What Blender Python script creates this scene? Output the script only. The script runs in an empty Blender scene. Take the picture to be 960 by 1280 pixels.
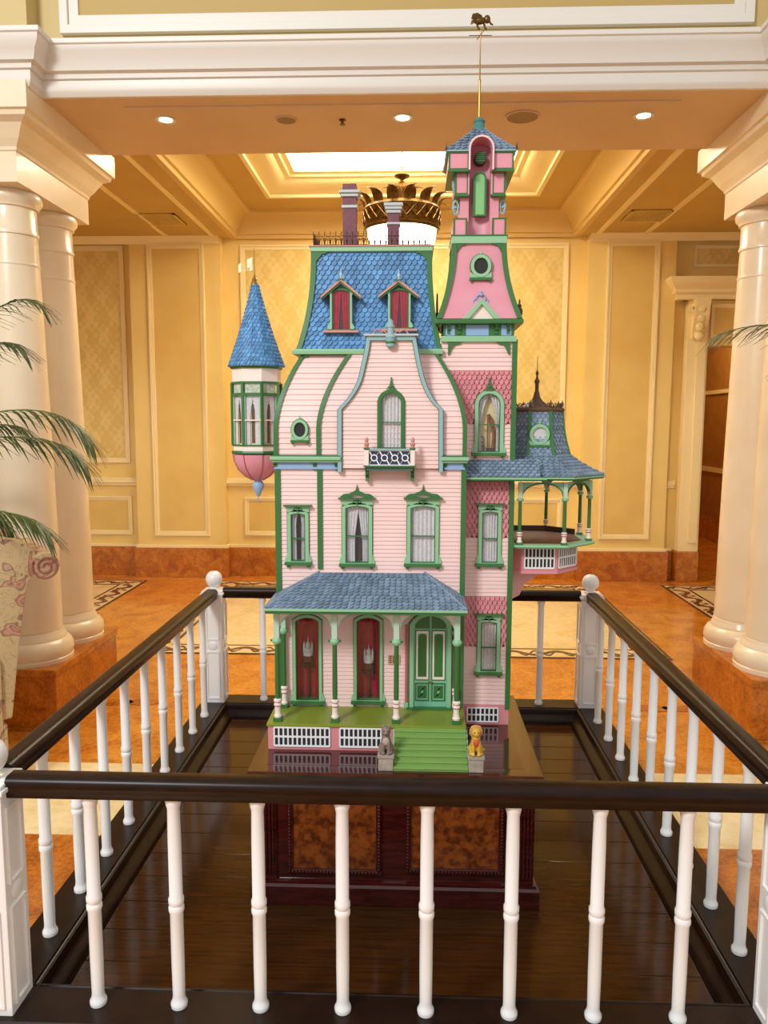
import bpy, bmesh, math, random
from mathutils import Vector, Matrix
random.seed(7)
R = math.radians
PI = math.pi
scene = bpy.context.scene
COL = scene.collection

# ------------------------------------------------------------------ camera, world, lights, exposure
CAM_H = 1.6
YAW, PIT, ROL, FPX = .0365, .1151, .0023, 964.8
cam_d = bpy.data.cameras.new('camera'); cam = bpy.data.objects.new('camera', cam_d); COL.objects.link(cam)
cam_d.sensor_fit = 'VERTICAL'; cam_d.sensor_height = 36.0; cam_d.lens = 36.0 * FPX / 1280.0
cam_d.clip_start = .05; cam_d.clip_end = 60
cam.matrix_world = (Matrix.Translation((0, 0, CAM_H)) @ Matrix.Rotation(YAW, 4, 'Z') @
                    Matrix.Rotation(PI / 2 - PIT, 4, 'X') @ Matrix.Rotation(ROL, 4, 'Z'))
scene.camera = cam

world = bpy.data.worlds.new('lobby_daylight'); scene.world = world; world.use_nodes = True
bg = world.node_tree.nodes['Background']
bg.inputs[0].default_value = (1.0, .985, .965, 1); bg.inputs[1].default_value = .5

def area(name, loc, target, size, energy, color, size_y=None):
    l = bpy.data.lights.new(name, 'AREA'); l.energy = energy; l.color = color; l.size = size
    if size_y: l.shape = 'RECTANGLE'; l.size_y = size_y
    o = bpy.data.objects.new(name, l); COL.objects.link(o); o.location = loc
    o.rotation_euler = (Vector(target) - Vector(loc)).to_track_quat('-Z', 'Y').to_euler()
    return o
# tall lobby windows high up behind the photographer, to the left
area('lobby_window_light', (-2.6, -1.6, 4.6), (0, 2.7, 1.1), 1.1, 170, (.97, .985, 1.0), 1.1)

scene.view_settings.view_transform = 'Standard'
scene.view_settings.look = 'None'
scene.view_settings.gamma = 1
scene.view_settings.use_curve_mapping = False
scene.view_settings.exposure = .45

# ------------------------------------------------------------------ helpers
def ray(px, py):
    X = (px - 480) / FPX; Y = (py - 640) / FPX
    c, s = math.cos(ROL), math.sin(ROL); X, Y = c * X + s * Y, -s * X + c * Y
    c, s = math.cos(PIT), math.sin(PIT); yr = c - s * Y; z = -s - c * Y
    c, s = math.cos(YAW), math.sin(YAW)
    return c * X - s * yr, s * X + c * yr, z
def P(px, py, Y):            # point of the plane at depth Y measured in the photograph -> (x, z)
    x, y, z = ray(px, py); t = Y / y
    return x * t, CAM_H + z * t
def PX(px, Y, py=600): return P(px, py, Y)[0]
def PZ(py, Y, px=500): return P(px, py, Y)[1]

def lin(h):
    h = h.lstrip('#'); c = [int(h[i:i + 2], 16) / 255 for i in (0, 2, 4)]
    return tuple(((v + .055) / 1.055) ** 2.4 if v > .04045 else v / 12.92 for v in c) + (1,)

def mat(name, col, rough=.5, metal=0., col2=None, scale=20., bump=0., island=0., coat=0., spec=.5, emit=0., detail=4., stretch=None, contrast=(.35, .65), alpha=1., trans=0.):
    m = bpy.data.materials.new(name); m.use_nodes = True; nt = m.node_tree; b = nt.nodes['Principled BSDF']
    c = lin(col); b.inputs['Base Color'].default_value = c; b.inputs['Roughness'].default_value = rough
    b.inputs['Metallic'].default_value = metal; b.inputs['Specular IOR Level'].default_value = spec
    b.inputs['Coat Weight'].default_value = coat; b.inputs['Coat Roughness'].default_value = .05
    if trans: b.inputs['Transmission Weight'].default_value = trans
    if alpha < 1: b.inputs['Alpha'].default_value = alpha
    if emit: b.inputs['Emission Color'].default_value = c; b.inputs['Emission Strength'].default_value = emit
    last = None
    tc = nt.nodes.new('ShaderNodeTexCoord'); vec = tc.outputs['Object']
    if stretch:
        mp = nt.nodes.new('ShaderNodeMapping'); mp.inputs['Scale'].default_value = stretch
        nt.links.new(vec, mp.inputs['Vector']); vec = mp.outputs[0]
    nz = nt.nodes.new('ShaderNodeTexNoise'); nz.inputs['Scale'].default_value = scale; nz.inputs['Detail'].default_value = detail
    nt.links.new(vec, nz.inputs['Vector'])
    if col2:
        rp = nt.nodes.new('ShaderNodeValToRGB'); rp.color_ramp.elements[0].position = contrast[0]; rp.color_ramp.elements[1].position = contrast[1]
        rp.color_ramp.elements[0].color = c; rp.color_ramp.elements[1].color = lin(col2)
        nt.links.new(nz.outputs['Fac'], rp.inputs['Fac']); last = rp.outputs['Color']
    if island:
        g = nt.nodes.new('ShaderNodeNewGeometry'); mr = nt.nodes.new('ShaderNodeMapRange')
        mr.inputs['To Min'].default_value = 1 - island; mr.inputs['To Max'].default_value = 1 + island
        nt.links.new(g.outputs['Random Per Island'], mr.inputs['Value'])
        hs = nt.nodes.new('ShaderNodeHueSaturation'); hs.inputs['Color'].default_value = c
        if last: nt.links.new(last, hs.inputs['Color'])
        nt.links.new(mr.outputs[0], hs.inputs['Value']); last = hs.outputs['Color']
    if last: nt.links.new(last, b.inputs['Base Color'])
    if bump:
        bp = nt.nodes.new('ShaderNodeBump'); bp.inputs['Strength'].default_value = bump; bp.inputs['Distance'].default_value = .01
        nt.links.new(nz.outputs['Fac'], bp.inputs['Height']); nt.links.new(bp.outputs[0], b.inputs['Normal'])
    return m

def nodemath(nt, op, a, b=None):
    n = nt.nodes.new('ShaderNodeMath'); n.operation = op
    for i, v in enumerate((a, b)):
        if v is None: continue
        if isinstance(v, (int, float)): n.inputs[i].default_value = v
        else: nt.links.new(v, n.inputs[i])
    return n.outputs[0]

class MB:
    def __init__(s): s.v = []; s.f = []
    def add(s, vs, fs):
        b = len(s.v); s.v += [tuple(p) for p in vs]; s.f += [tuple(b + i for i in f) for f in fs]; return s
    def hexa(s, p): return s.add(p, [(0, 1, 2, 3), (7, 6, 5, 4), (0, 4, 5, 1), (1, 5, 6, 2), (2, 6, 7, 3), (3, 7, 4, 0)])
    def box(s, x0, x1, y0, y1, z0, z1):
        return s.hexa([(x0, y0, z0), (x1, y0, z0), (x1, y1, z0), (x0, y1, z0), (x0, y0, z1), (x1, y0, z1), (x1, y1, z1), (x0, y1, z1)])
    def extr(s, pts, vec):
        n = len(pts); q = [tuple(a + b for a, b in zip(p, vec)) for p in pts]
        return s.add(list(pts) + q, [tuple(range(n)), tuple(range(2 * n - 1, n - 1, -1))] + [(i, (i + 1) % n, n + (i + 1) % n, n + i) for i in range(n)])
    def prism(s, xz, y0, y1): return s.extr([(x, y0, z) for x, z in xz], (0, y1 - y0, 0))
    def ring(s, out, inn, y0, y1):                       # closed frame between two outlines in XZ
        n = len(out); vs = [(x, y0, z) for x, z in out] + [(x, y0, z) for x, z in inn] + [(x, y1, z) for x, z in out] + [(x, y1, z) for x, z in inn]
        fs = []
        for i in range(n):
            j = (i + 1) % n
            fs += [(i, j, n + j, n + i), (2 * n + i, 3 * n + i, 3 * n + j, 2 * n + j), (i, 2 * n + i, 2 * n + j, j), (n + i, n + j, 3 * n + j, 3 * n + i)]
        return s.add(vs, fs)
    def strip(s, a, b, y0, y1):                          # open band between two polylines in XZ
        n = len(a); vs = [(x, y0, z) for x, z in a] + [(x, y0, z) for x, z in b] + [(x, y1, z) for x, z in a] + [(x, y1, z) for x, z in b]
        fs = [(0, n, 3 * n, 2 * n), (n - 1, 3 * n - 1, 4 * n - 1, 2 * n - 1)]
        for i in range(n - 1):
            j = i + 1
            fs += [(i, j, n + j, n + i), (2 * n + i, 3 * n + i, 3 * n + j, 2 * n + j), (i, 2 * n + i, 2 * n + j, j), (n + i, n + j, 3 * n + j, 3 * n + i)]
        return s.add(vs, fs)
    def lathe(s, prof, cx, cy, n=16, a0=0., cz=0.):
        k = len(prof); vs = []
        for i in range(n):
            a = a0 + 2 * PI * i / n
            vs += [(cx + r * math.cos(a), cy + r * math.sin(a), cz + z) for r, z in prof]
        fs = [(i * k + j, ((i + 1) % n) * k + j, ((i + 1) % n) * k + j + 1, i * k + j + 1) for i in range(n) for j in range(k - 1)]
        fs += [tuple(i * k for i in range(n))[::-1], tuple(i * k + k - 1 for i in range(n))]
        return s.add(vs, fs)
    def tube(s, pts, r, n=6, taper=None):
        pts = [Vector(p) for p in pts]; vs = []; m = len(pts)
        for i, p in enumerate(pts):
            d = (pts[min(i + 1, m - 1)] - pts[max(i - 1, 0)]).normalized()
            u = d.cross(Vector((0, 0, 1)) if abs(d.z) < .95 else Vector((0, 1, 0))).normalized(); w = d.cross(u)
            rr = r if taper is None else r * (1 + (taper - 1) * i / max(1, m - 1))
            vs += [p + rr * (math.cos(2 * PI * k / n) * u + math.sin(2 * PI * k / n) * w) for k in range(n)]
        fs = [(i * n + k, i * n + (k + 1) % n, (i + 1) * n + (k + 1) % n, (i + 1) * n + k) for i in range(m - 1) for k in range(n)]
        fs += [tuple(range(n))[::-1], tuple((m - 1) * n + k for k in range(n))]
        return s.add(vs, fs)
    def bar(s, pts, a, b):                               # square-section bar swept along pts; a, b: half-extent vectors
        m = len(pts); a = Vector(a); b = Vector(b); vs = []
        for p in pts: p = Vector(p); vs += [p - a - b, p + a - b, p + a + b, p - a + b]
        fs = [(i * 4 + k, i * 4 + (k + 1) % 4, i * 4 + 4 + (k + 1) % 4, i * 4 + 4 + k) for i in range(m - 1) for k in range(4)]
        fs += [(0, 3, 2, 1), (m * 4 - 4, m * 4 - 3, m * 4 - 2, m * 4 - 1)]
        return s.add(vs, fs)
    def profile(s, prof, path, closed=False):            # moulding: prof [(out, up)], path [(x, y)] in plan, out = left-hand normal of travel
        n = len(path); k = len(prof); vs = []
        for i, p in enumerate(path):
            p = Vector(p); a = Vector(path[i - 1]) if (i or closed) else None; b = Vector(path[(i + 1) % n]) if (i < n - 1 or closed) else None
            d0 = (p - a).normalized() if a is not None else None; d1 = (b - p).normalized() if b is not None else None
            if d0 is None: d0 = d1
            if d1 is None: d1 = d0
            n0 = Vector((-d0.y, d0.x)); n1 = Vector((-d1.y, d1.x)); mdir = (n0 + n1); mdir = mdir / max(.2, mdir.dot(n0))
            vs += [(p.x + mdir.x * o, p.y + mdir.y * o, z) for o, z in prof]
        fs = []
        for i in range(n if closed else n - 1):
            j = (i + 1) % n
            fs += [(i * k + q, j * k + q, j * k + (q + 1) % k, i * k + (q + 1) % k) for q in range(k)]
        if not closed: fs += [tuple(range(k))[::-1], tuple((n - 1) * k + q for q in range(k))]
        return s.add(vs, fs)
    def sphere(s, c, r, n=12, m=8, sc=(1, 1, 1)):
        prof = [(max(1e-5, r * math.sin(PI * i / m)), -r * math.cos(PI * i / m)) for i in range(m + 1)]
        b = len(s.v); s.lathe(prof, 0, 0, n)
        for i in range(b, len(s.v)):
            x, y, z = s.v[i]; s.v[i] = (c[0] + x * sc[0], c[1] + y * sc[1], c[2] + z * sc[2])
        return s
    def mesh(s, name, m, smooth=True, bevel=0, recalc=True, ang=40):
        me = bpy.data.meshes.new(name); me.from_pydata(s.v, [], s.f)
        if recalc or bevel:
            bm = bmesh.new(); bm.from_mesh(me)
            bmesh.ops.recalc_face_normals(bm, faces=bm.faces)
            if bevel:
                es = [e for e in bm.edges if len(e.link_faces) == 2 and e.calc_face_angle(0) > .6]
                bmesh.ops.bevel(bm, geom=es, offset=bevel, segments=2, profile=.6, affect='EDGES', clamp_overlap=True)
            bm.to_mesh(me); bm.free()
        if smooth: me.shade_smooth(); me.set_sharp_from_angle(angle=R(ang))
        me.materials.append(m); return me
    def build(s, name, m, parent=None, smooth=True, bevel=0, kind=None, label=None, recalc=True, ang=40):
        return link(name, s.mesh(name, m, smooth, bevel, recalc, ang), parent, kind=kind, label=label)

def link(name, me, parent=None, kind=None, label=None, cat=None, group=None):
    o = bpy.data.objects.new(name, me); COL.objects.link(o)
    if parent:
        o.parent = parent; o.matrix_parent_inverse = Matrix.Translation(-wloc(parent))
    if kind: o['kind'] = kind
    if label: o['label'] = label
    if cat: o['category'] = cat
    if group: o['group'] = group
    return o
def wloc(o):
    v = Vector(o.location)
    return v
def thing(name, loc, label, cat, group=None, kind=None):
    o = bpy.data.objects.new(name, None); COL.objects.link(o); o.location = loc; o.empty_display_size = .1
    o['label'] = label
    if kind: o['kind'] = kind
    if cat: o['category'] = cat
    if group: o['group'] = group
    return o
def arch(x0, x1, z0, z1, rise, n=10):                    # closed outline, z1 = crown of the arch
    w = (x1 - x0) / 2; cx = (x0 + x1) / 2; rad = (w * w + rise * rise) / (2 * rise); cz = z1 - rad
    a = math.asin(min(1, w / rad)); a = PI - a if rise > w else a
    return [(x0, z0), (x1, z0)] + [(cx + rad * math.sin(a - 2 * a * i / n), cz + rad * math.cos(a - 2 * a * i / n)) for i in range(n + 1)]
def rect(x0, x1, z0, z1): return [(x0, z0), (x1, z0), (x1, z1), (x0, z1)]
def circ(cx, cz, rx, rz=None, n=20):
    rz = rz or rx
    return [(cx + rx * math.cos(2 * PI * i / n), cz + rz * math.sin(2 * PI * i / n)) for i in range(n)]

# ------------------------------------------------------------------ materials of the room
M = {}
M['wall'] = mat('painted_wall', '#efd180', .55, col2='#ebca76', scale=3)
M['panel'] = mat('wall_panel_paint', '#e4c26e', .6, col2='#dfba64', scale=4)
M['mould'] = mat('moulding_paint', '#f6e0a4', .4)
M['ceil'] = mat('ceiling_paint', '#cba75a', .6, col2='#c6a054', scale=3)
M['cove'] = mat('cove_paint', '#d8b56c', .5)
M['soffit'] = mat('beam_soffit_paint', '#dcbd94', .7, col2='#d6b58c', scale=2)
M['cream'] = mat('cream_gloss_paint', '#eedcbd', .28, col2='#e8d4b0', scale=4, coat=.2)
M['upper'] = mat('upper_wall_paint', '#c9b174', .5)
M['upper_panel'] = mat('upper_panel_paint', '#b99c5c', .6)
M['white_trim'] = mat('cornice_white_paint', '#e0dace', .4)

def marble(name, c1, c2, c3, scale=6., rough=.12, spec=.5):
    m = bpy.data.materials.new(name); m.use_nodes = True; nt = m.node_tree; b = nt.nodes['Principled BSDF']
    tc = nt.nodes.new('ShaderNodeTexCoord')
    n1 = nt.nodes.new('ShaderNodeTexNoise'); n1.inputs['Scale'].default_value = scale; n1.inputs['Detail'].default_value = 8; n1.inputs['Distortion'].default_value = .8
    n2 = nt.nodes.new('ShaderNodeTexNoise'); n2.inputs['Scale'].default_value = scale * 8; n2.inputs['Detail'].default_value = 5
    for n in (n1, n2): nt.links.new(tc.outputs['Object'], n.inputs['Vector'])
    f = nodemath(nt, 'ADD', nodemath(nt, 'MULTIPLY', n1.outputs['Fac'], .55), nodemath(nt, 'MULTIPLY', n2.outputs['Fac'], .45))
    rp = nt.nodes.new('ShaderNodeValToRGB'); e = rp.color_ramp.elements
    e[0].position = .36; e[0].color = lin(c1); e[1].position = .66; e[1].color = lin(c3); k = e.new(.5); k.color = lin(c2)
    nt.links.new(f, rp.inputs['Fac']); nt.links.new(rp.outputs[0], b.inputs['Base Color'])
    b.inputs['Roughness'].default_value = rough; b.inputs['Specular IOR Level'].default_value = spec
    return m
M['marble'] = marble('orange_marble', '#b4661a', '#d4852a', '#e69c3e', 5, .14, .55)
M['marble_dark'] = marble('brown_marble', '#8f4a0c', '#bb6714', '#d0802a', 8, .16)
M['marble_cream'] = marble('cream_marble', '#e6c98c', '#f1d9a2', '#f6e3b6', 2.5, .12)
M['marble_skirt'] = marble('skirting_marble', '#9a5010', '#bb6a1a', '#d0852e', 9, .2)
M['inlay_dark'] = mat('dark_inlay_stone', '#4a2c1c', .2)

def vine_mat():
    m = bpy.data.materials.new('mosaic_vine_border'); m.use_nodes = True; nt = m.node_tree; b = nt.nodes['Principled BSDF']
    uv = nt.nodes.new('ShaderNodeUVMap'); sp = nt.nodes.new('ShaderNodeSeparateXYZ'); nt.links.new(uv.outputs[0], sp.inputs[0])
    u, v = sp.outputs[0], sp.outputs[1]                       # u in metres along, v 0..1 across
    vc = nodemath(nt, 'SUBTRACT', v, .5)
    w = nodemath(nt, 'MULTIPLY', nodemath(nt, 'SINE', nodemath(nt, 'MULTIPLY', u, 20.)), .24)
    d1 = nodemath(nt, 'ABSOLUTE', nodemath(nt, 'SUBTRACT', vc, w))
    w2 = nodemath(nt, 'MULTIPLY', nodemath(nt, 'SINE', nodemath(nt, 'ADD', nodemath(nt, 'MULTIPLY', u, 40.), 1.2)), .3)
    d2 = nodemath(nt, 'ABSOLUTE', nodemath(nt, 'ADD', vc, w2))
    a = nodemath(nt, 'LESS_THAN', d1, .15); c = nodemath(nt, 'LESS_THAN', d2, .1)
    f = nodemath(nt, 'MAXIMUM', a, c)
    mx = nt.nodes.new('ShaderNodeMix'); mx.data_type = 'RGBA'
    nt.links.new(f, mx.inputs[0]); mx.inputs[6].default_value = lin('#ecd39c'); mx.inputs[7].default_value = lin('#5e3a22')
    nt.links.new(mx.outputs[2], b.inputs['Base Color']); b.inputs['Roughness'].default_value = .15
    return m
M['vine'] = vine_mat()

def damask(name, c1, c2):
    m = bpy.data.materials.new(name); m.use_nodes = True; nt = m.node_tree; b = nt.nodes['Principled BSDF']
    tc = nt.nodes.new('ShaderNodeTexCoord'); sp = nt.nodes.new('ShaderNodeSeparateXYZ')
    wn = nt.nodes.new('ShaderNodeTexNoise'); wn.inputs['Scale'].default_value = 9; wn.inputs['Detail'].default_value = 3; nt.links.new(tc.outputs['Object'], wn.inputs['Vector'])
    wm = nt.nodes.new('ShaderNodeVectorMath'); wm.operation = 'MULTIPLY_ADD'; wm.inputs[1].default_value = (.1, 0, .12); nt.links.new(wn.outputs['Color'], wm.inputs[0]); nt.links.new(tc.outputs['Object'], wm.inputs[2])
    nt.links.new(wm.outputs[0], sp.inputs[0])
    x = nodemath(nt, 'MULTIPLY', sp.outputs[0], 2 * PI / .24); z = nodemath(nt, 'MULTIPLY', sp.outputs[2], 2 * PI / .42)
    sx = nodemath(nt, 'COSINE', x); sz = nodemath(nt, 'COSINE', z)
    p = nodemath(nt, 'MULTIPLY', sx, sz)
    q = nodemath(nt, 'MULTIPLY', nodemath(nt, 'COSINE', nodemath(nt, 'MULTIPLY', x, 3.)), nodemath(nt, 'SINE', nodemath(nt, 'MULTIPLY', z, 4.)))
    s = nodemath(nt, 'ADD', p, nodemath(nt, 'MULTIPLY', q, .8))
    nz = nt.nodes.new('ShaderNodeTexNoise'); nz.inputs['Scale'].default_value = 30; nt.links.new(tc.outputs['Object'], nz.inputs['Vector'])
    s = nodemath(nt, 'ADD', s, nodemath(nt, 'MULTIPLY', nodemath(nt, 'SUBTRACT', nz.outputs['Fac'], .5), 1.6))
    st = nodemath(nt, 'MULTIPLY', nodemath(nt, 'GREATER_THAN', nodemath(nt, 'COSINE', nodemath(nt, 'MULTIPLY', x, .5)), .2), .25)
    rp = nt.nodes.new('ShaderNodeValToRGB'); e = rp.color_ramp.elements
    e[0].position = .15; e[0].color = lin(c1); e[1].position = .8; e[1].color = lin(c2)
    nt.links.new(nodemath(nt, 'ADD', nodemath(nt, 'MULTIPLY', s, .5), nodemath(nt, 'ADD', st, .35)), rp.inputs['Fac'])
    nt.links.new(rp.outputs[0], b.inputs['Base Color']); b.inputs['Roughness'].default_value = .6
    return m
M['damask'] = damask('damask_wallpaper', '#dcbd6c', '#e6cb80')

# ------------------------------------------------------------------ floor
YB = 7.95      # recessed wall plane
YP = 7.85      # pilaster face
fl = MB().box(-6, 6, -2.5, 12.5, -.12, 0).build('floor', M['marble'], kind='structure')
fl['label'] = 'polished orange marble floor with cream and mosaic inlays'
def slab(x0, x1, y0, y1, m, name='marble_slab', h=.0025):
    return MB().box(x0, x1, y0, y1, -.01, h).build(name, m, fl, smooth=False)
def vine(x0, x1, y0, y1, along):
    h = .004
    vs = [(x0, y0, h), (x1, y0, h), (x1, y1, h), (x0, y1, h)]
    me = bpy.data.meshes.new('mosaic_strip'); me.from_pydata(vs + [(a, b, -.01) for a, b, _ in vs], [], [(0, 1, 2, 3), (7, 6, 5, 4), (0, 4, 5, 1), (1, 5, 6, 2), (2, 6, 7, 3), (3, 7, 4, 0)])
    uvl = me.uv_layers.new(name='UVMap')
    for lp in me.loops:
        x, y, z = me.vertices[lp.vertex_index].co
        uvl.data[lp.index].uv = (x, (y - y0) / (y1 - y0)) if along == 'x' else (y, (x - x0) / (x1 - x0))
    me.materials.append(M['vine']); link('mosaic_strip', me, fl)
def bordered(x0, x1, y0, y1, w=.2):
    """cream slab framed by a mosaic border with dark edge lines"""
    d = .022
    slab(x0 + w, x1 - w, y0 + w, y1 - w, M['marble_cream'], 'cream_slab')
    for (a, b, c, e) in ((x0, x1, y0, y0 + d), (x0, x1, y1 - d, y1), (x0, x0 + d, y0 + d, y1 - d), (x1 - d, x1, y0 + d, y1 - d),
                         (x0 + w - d, x1 - w + d, y0 + w - d, y0 + w), (x0 + w - d, x1 - w + d, y1 - w, y1 - w + d), (x0 + w - d, x0 + w, y0 + w, y1 - w), (x1 - w, x1 - w + d, y0 + w, y1 - w)):
        slab(a, b, c, e, M['inlay_dark'], 'dark_inlay_line', .005)
    vine(x0 + d, x1 - d, y0 + d, y0 + w - d, 'x'); vine(x0 + d, x1 - d, y1 - w + d, y1 - d, 'x')
    vine(x0 + d, x0 + w - d, y0 + w - d, y1 - w + d, 'y'); vine(x1 - w + d, x1 - d, y0 + w - d, y1 - w + d, 'y')
bordered(-1.93, 1.78, 5.17, 7.62, .22)
bordered(2.47, 5.6, 5.17, 7.62, .22)
bordered(-5.8, -2.68, 5.17, 7.62, .22)
for x0, x1 in ((-5.9, -3.9), (-3.9, -1.9), (-1.9, 0), (0, 1.9), (1.9, 3.9), (3.9, 5.9)):
    slab(x0, x1 - .003, 2.80, 3.43, M['marble_cream'], 'cream_slab')
    slab(x0, x1 - .003, 1.55, 2.24, M['marble_cream'], 'cream_slab')
    slab(x0, x1 - .003, 2.245, 2.795, M['marble_dark'], 'brown_slab')
# dark oval sheets, painted shadow and reflection on the orange field
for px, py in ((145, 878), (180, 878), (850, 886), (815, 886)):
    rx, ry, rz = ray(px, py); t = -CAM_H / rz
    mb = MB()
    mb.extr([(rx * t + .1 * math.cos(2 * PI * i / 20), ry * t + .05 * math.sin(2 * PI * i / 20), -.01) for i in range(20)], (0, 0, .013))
    mb.build('oval_painted_shadow', M['marble_dark'], fl, smooth=False)

# ------------------------------------------------------------------ back wall with pilasters, panels and doorway
ZS = 3.43      # soffit height
DX0, DX1, DZ = 2.893, 4.05, 2.362     # doorway
wb = MB()
wb.box(-6, DX0, YB, YB + .15, 0, ZS + .6); wb.box(DX1, 6, YB, YB + .15, 0, ZS + .6); wb.box(DX0, DX1, YB, YB + .15, DZ, ZS + .6)
wall = wb.build('wall_back', M['wall'], kind='structure'); wall['label'] = 'yellow panelled back wall with pilasters and marble skirting'

def moulding_frame(x0, x1, z0, z1, Y, w, m, parent, d=.022, name='panel_moulding'):
    mb = MB()
    mb.ring(rect(x0, x1, z0, z1), rect(x0 + w * .45, x1 - w * .45, z0 + w * .45, z1 - w * .45), Y - d, Y)
    mb.ring(rect(x0 + w * .45, x1 - w * .45, z0 + w * .45, z1 - w * .45), rect(x0 + w, x1 - w, z0 + w, z1 - w), Y - d * .5, Y)
    return mb.build(name, m, parent, smooth=False, bevel=.003)
def panel(x0, x1, z0, z1, Y, w, mp, parent, name='wall_panel', mm=None, d=.022):
    MB().box(x0 + w * .6, x1 - w * .6, Y - .003, Y + .01, z0 + w * .6, z1 - w * .6).build(name, mp, parent, smooth=False)
    moulding_frame(x0, x1, z0, z1, Y, w, mm or M['mould'], parent, d)

for (x0, x1) in ((-2.845, -1.92), (1.705, 2.563), (-5.6, -4.75), (4.75, 5.6)):
    p = MB().box(x0, x1, YP, YB, .3, ZS).build('pilaster', M['wall'], wall, smooth=False, bevel=.004)
    a, b = x0 + .185, x1 - .165
    panel(a, b, .43, 3.365, YP, .05, M['panel'], wall)
    MB().box(x0 - .03, x1 + .03, YP - .04, YB, 0, .305).build('skirting_block', M['marble_skirt'], wall, smooth=False, bevel=.004)
    MB().box(x0 - .02, x1 + .02, YP - .02, YB, .305, .335).build('skirting_cap', M['mould'], wall, smooth=False, bevel=.004)
# bays: skirting, low panel, chair rail, damask panel
def bay(x0, x1, splits):
    MB().box(x0, x1, YB - .04, YB, 0, .3).build('skirting', M['marble_skirt'], wall, smooth=False, bevel=.004)
    MB().box(x0, x1, YB - .025, YB, .3, .33).build('skirting_cap', M['mould'], wall, smooth=False, bevel=.004)
    mb = MB(); mb.box(x0, x1, YB - .03, YB, .945, .975); mb.box(x0, x1, YB - .05, YB, .975, 1.01); mb.box(x0, x1, YB - .035, YB, 1.01, 1.025)
    mb.build('chair_rail', M['mould'], wall, smooth=False, bevel=.003)
    for (a, b) in splits:
        panel(a, b, .425, .83, YB, .045, M['panel'], wall)
        panel(a, b, 1.18, 3.37, YB, .05, M['damask'], wall, 'damask_panel')
bay(-4.75, -2.845, ((-4.62, -3.86), (-3.72, -2.93)))
bay(-1.92, 1.705, ((-1.745, -.85), (-.68, .47), (.63, 1.535)))
bay(2.563, 2.66, ())
bay(4.35, 4.75, ())
# doorway: casing, header, corbels, corridor
for s, x in ((1, DX0), (-1, DX1)):
    mb = MB(); a, b = sorted((x, x - s * .2)); mb.box(a, b, YP - .02, YB, .31, 2.80)
    c, e = sorted((x - s * .02, x - s * .11)); mb.box(c, e, YP - .04, YP - .02, .4, 2.45)
    mb.build('door_casing', M['mould'], wall, smooth=False, bevel=.004)
    a, b = sorted((x + s * 0, x - s * .22)); MB().box(a, b, YP - .05, YB, 0, .31).build('casing_plinth', M['marble_skirt'], wall, smooth=False, bevel=.004)
    # carved corbel: scrolled console with acanthus drop
    cx = x - s * .1
    pr = [(0, 0), (.03, .0), (.045, .03), (.03, .07), (.05, .12), (.085, .2), (.1, .28), (.12, .34), (.12, .38), (0, .38)]
    mb = MB(); mb.extr([(cx - .07, YP - .02 - o, 2.42 + z) for o, z in pr], (.14, 0, 0))
    for k in range(4): mb.sphere((cx, YP - .06 - .015 * k, 2.45 + .085 * k), .045, 8, 6, (1.1, .6, 1))
    for q in (-1, 1): mb.tube([(cx + q * .075, YP - .06 - .03 * math.cos(t), 2.7 + .045 * math.sin(t)) for t in [i * .5 for i in range(13)]], .012, 5)
    mb.build('corbel', M['mould'], wall)
prof = [(0, 2.80), (.07, 2.80), (.075, 2.84), (.10, 2.86), (.10, 2.89), (.13, 2.92), (.17, 2.97), (.17, 3.0), (0, 3.0)]
mb = MB().profile(prof, [(DX1 + .26, YB), (DX1 + .26, YP), (DX0 - .26, YP), (DX0 - .26, YB)])
mb.build('door_header', M['mould'], wall)
MB().box(DX0 - .18, DX1 + .18, YP - .0, YB, DZ, 2.795).build('door_frieze', M['wall'], wall, smooth=False)
panel(DX0 + .02, DX1 - .02, DZ + .07, 2.76, YP, .035, M['panel'], wall)
panel(2.76, 4.2, 3.13, 3.34, YB, .03, M['damask'], wall, 'damask_panel')
# corridor seen through the doorway
cor = MB()
cor.box(4.13, 4.25, YB + .15, 12.3, 0, 2.9)
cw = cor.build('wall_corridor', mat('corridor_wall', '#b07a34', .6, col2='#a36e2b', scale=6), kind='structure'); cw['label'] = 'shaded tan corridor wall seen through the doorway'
MB().box(4.09, 4.13, YB + .15, 12.2, 0, .32).build('skirting', M['marble_skirt'], cw, smooth=False)
MB().box(4.10, 4.13, YB + .15, 12.2, .94, 1.0).build('chair_rail', M['mould'], cw, smooth=False)
MB().box(4.10, 4.13, YB + .15, 12.2, 2.0, 2.05).build('picture_rail', M['mould'], cw, smooth=False)
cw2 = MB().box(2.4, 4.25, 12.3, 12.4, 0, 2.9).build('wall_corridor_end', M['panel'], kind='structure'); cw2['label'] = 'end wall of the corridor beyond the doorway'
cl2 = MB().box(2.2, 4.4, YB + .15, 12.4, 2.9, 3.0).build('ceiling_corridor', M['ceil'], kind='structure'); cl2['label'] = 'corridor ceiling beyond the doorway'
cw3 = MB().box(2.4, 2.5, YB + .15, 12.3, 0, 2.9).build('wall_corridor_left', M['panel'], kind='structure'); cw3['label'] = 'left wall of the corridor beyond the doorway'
cl_ = thing('corridor_fill', (3.4, 10.0, 2.9), 'added unseen ceiling light brightening the corridor beyond the doorway', 'light')  # added fill with an unseen fixture, brightens the dark corridor
MB().lathe([(0, -.05), (.08, -.045), (.12, -.02), (.125, 0), (0, 0)], 3.4, 10.0, 20, cz=2.9).build('shade', mat('corridor_fill_cover', '#ffd9a0', .5, emit=3), cl_)
_l = bpy.data.lights.new('corridor_fill_light', 'POINT'); _l.energy = 18; _l.color = (1, .78, .5); _l.shadow_soft_size = .1
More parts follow.
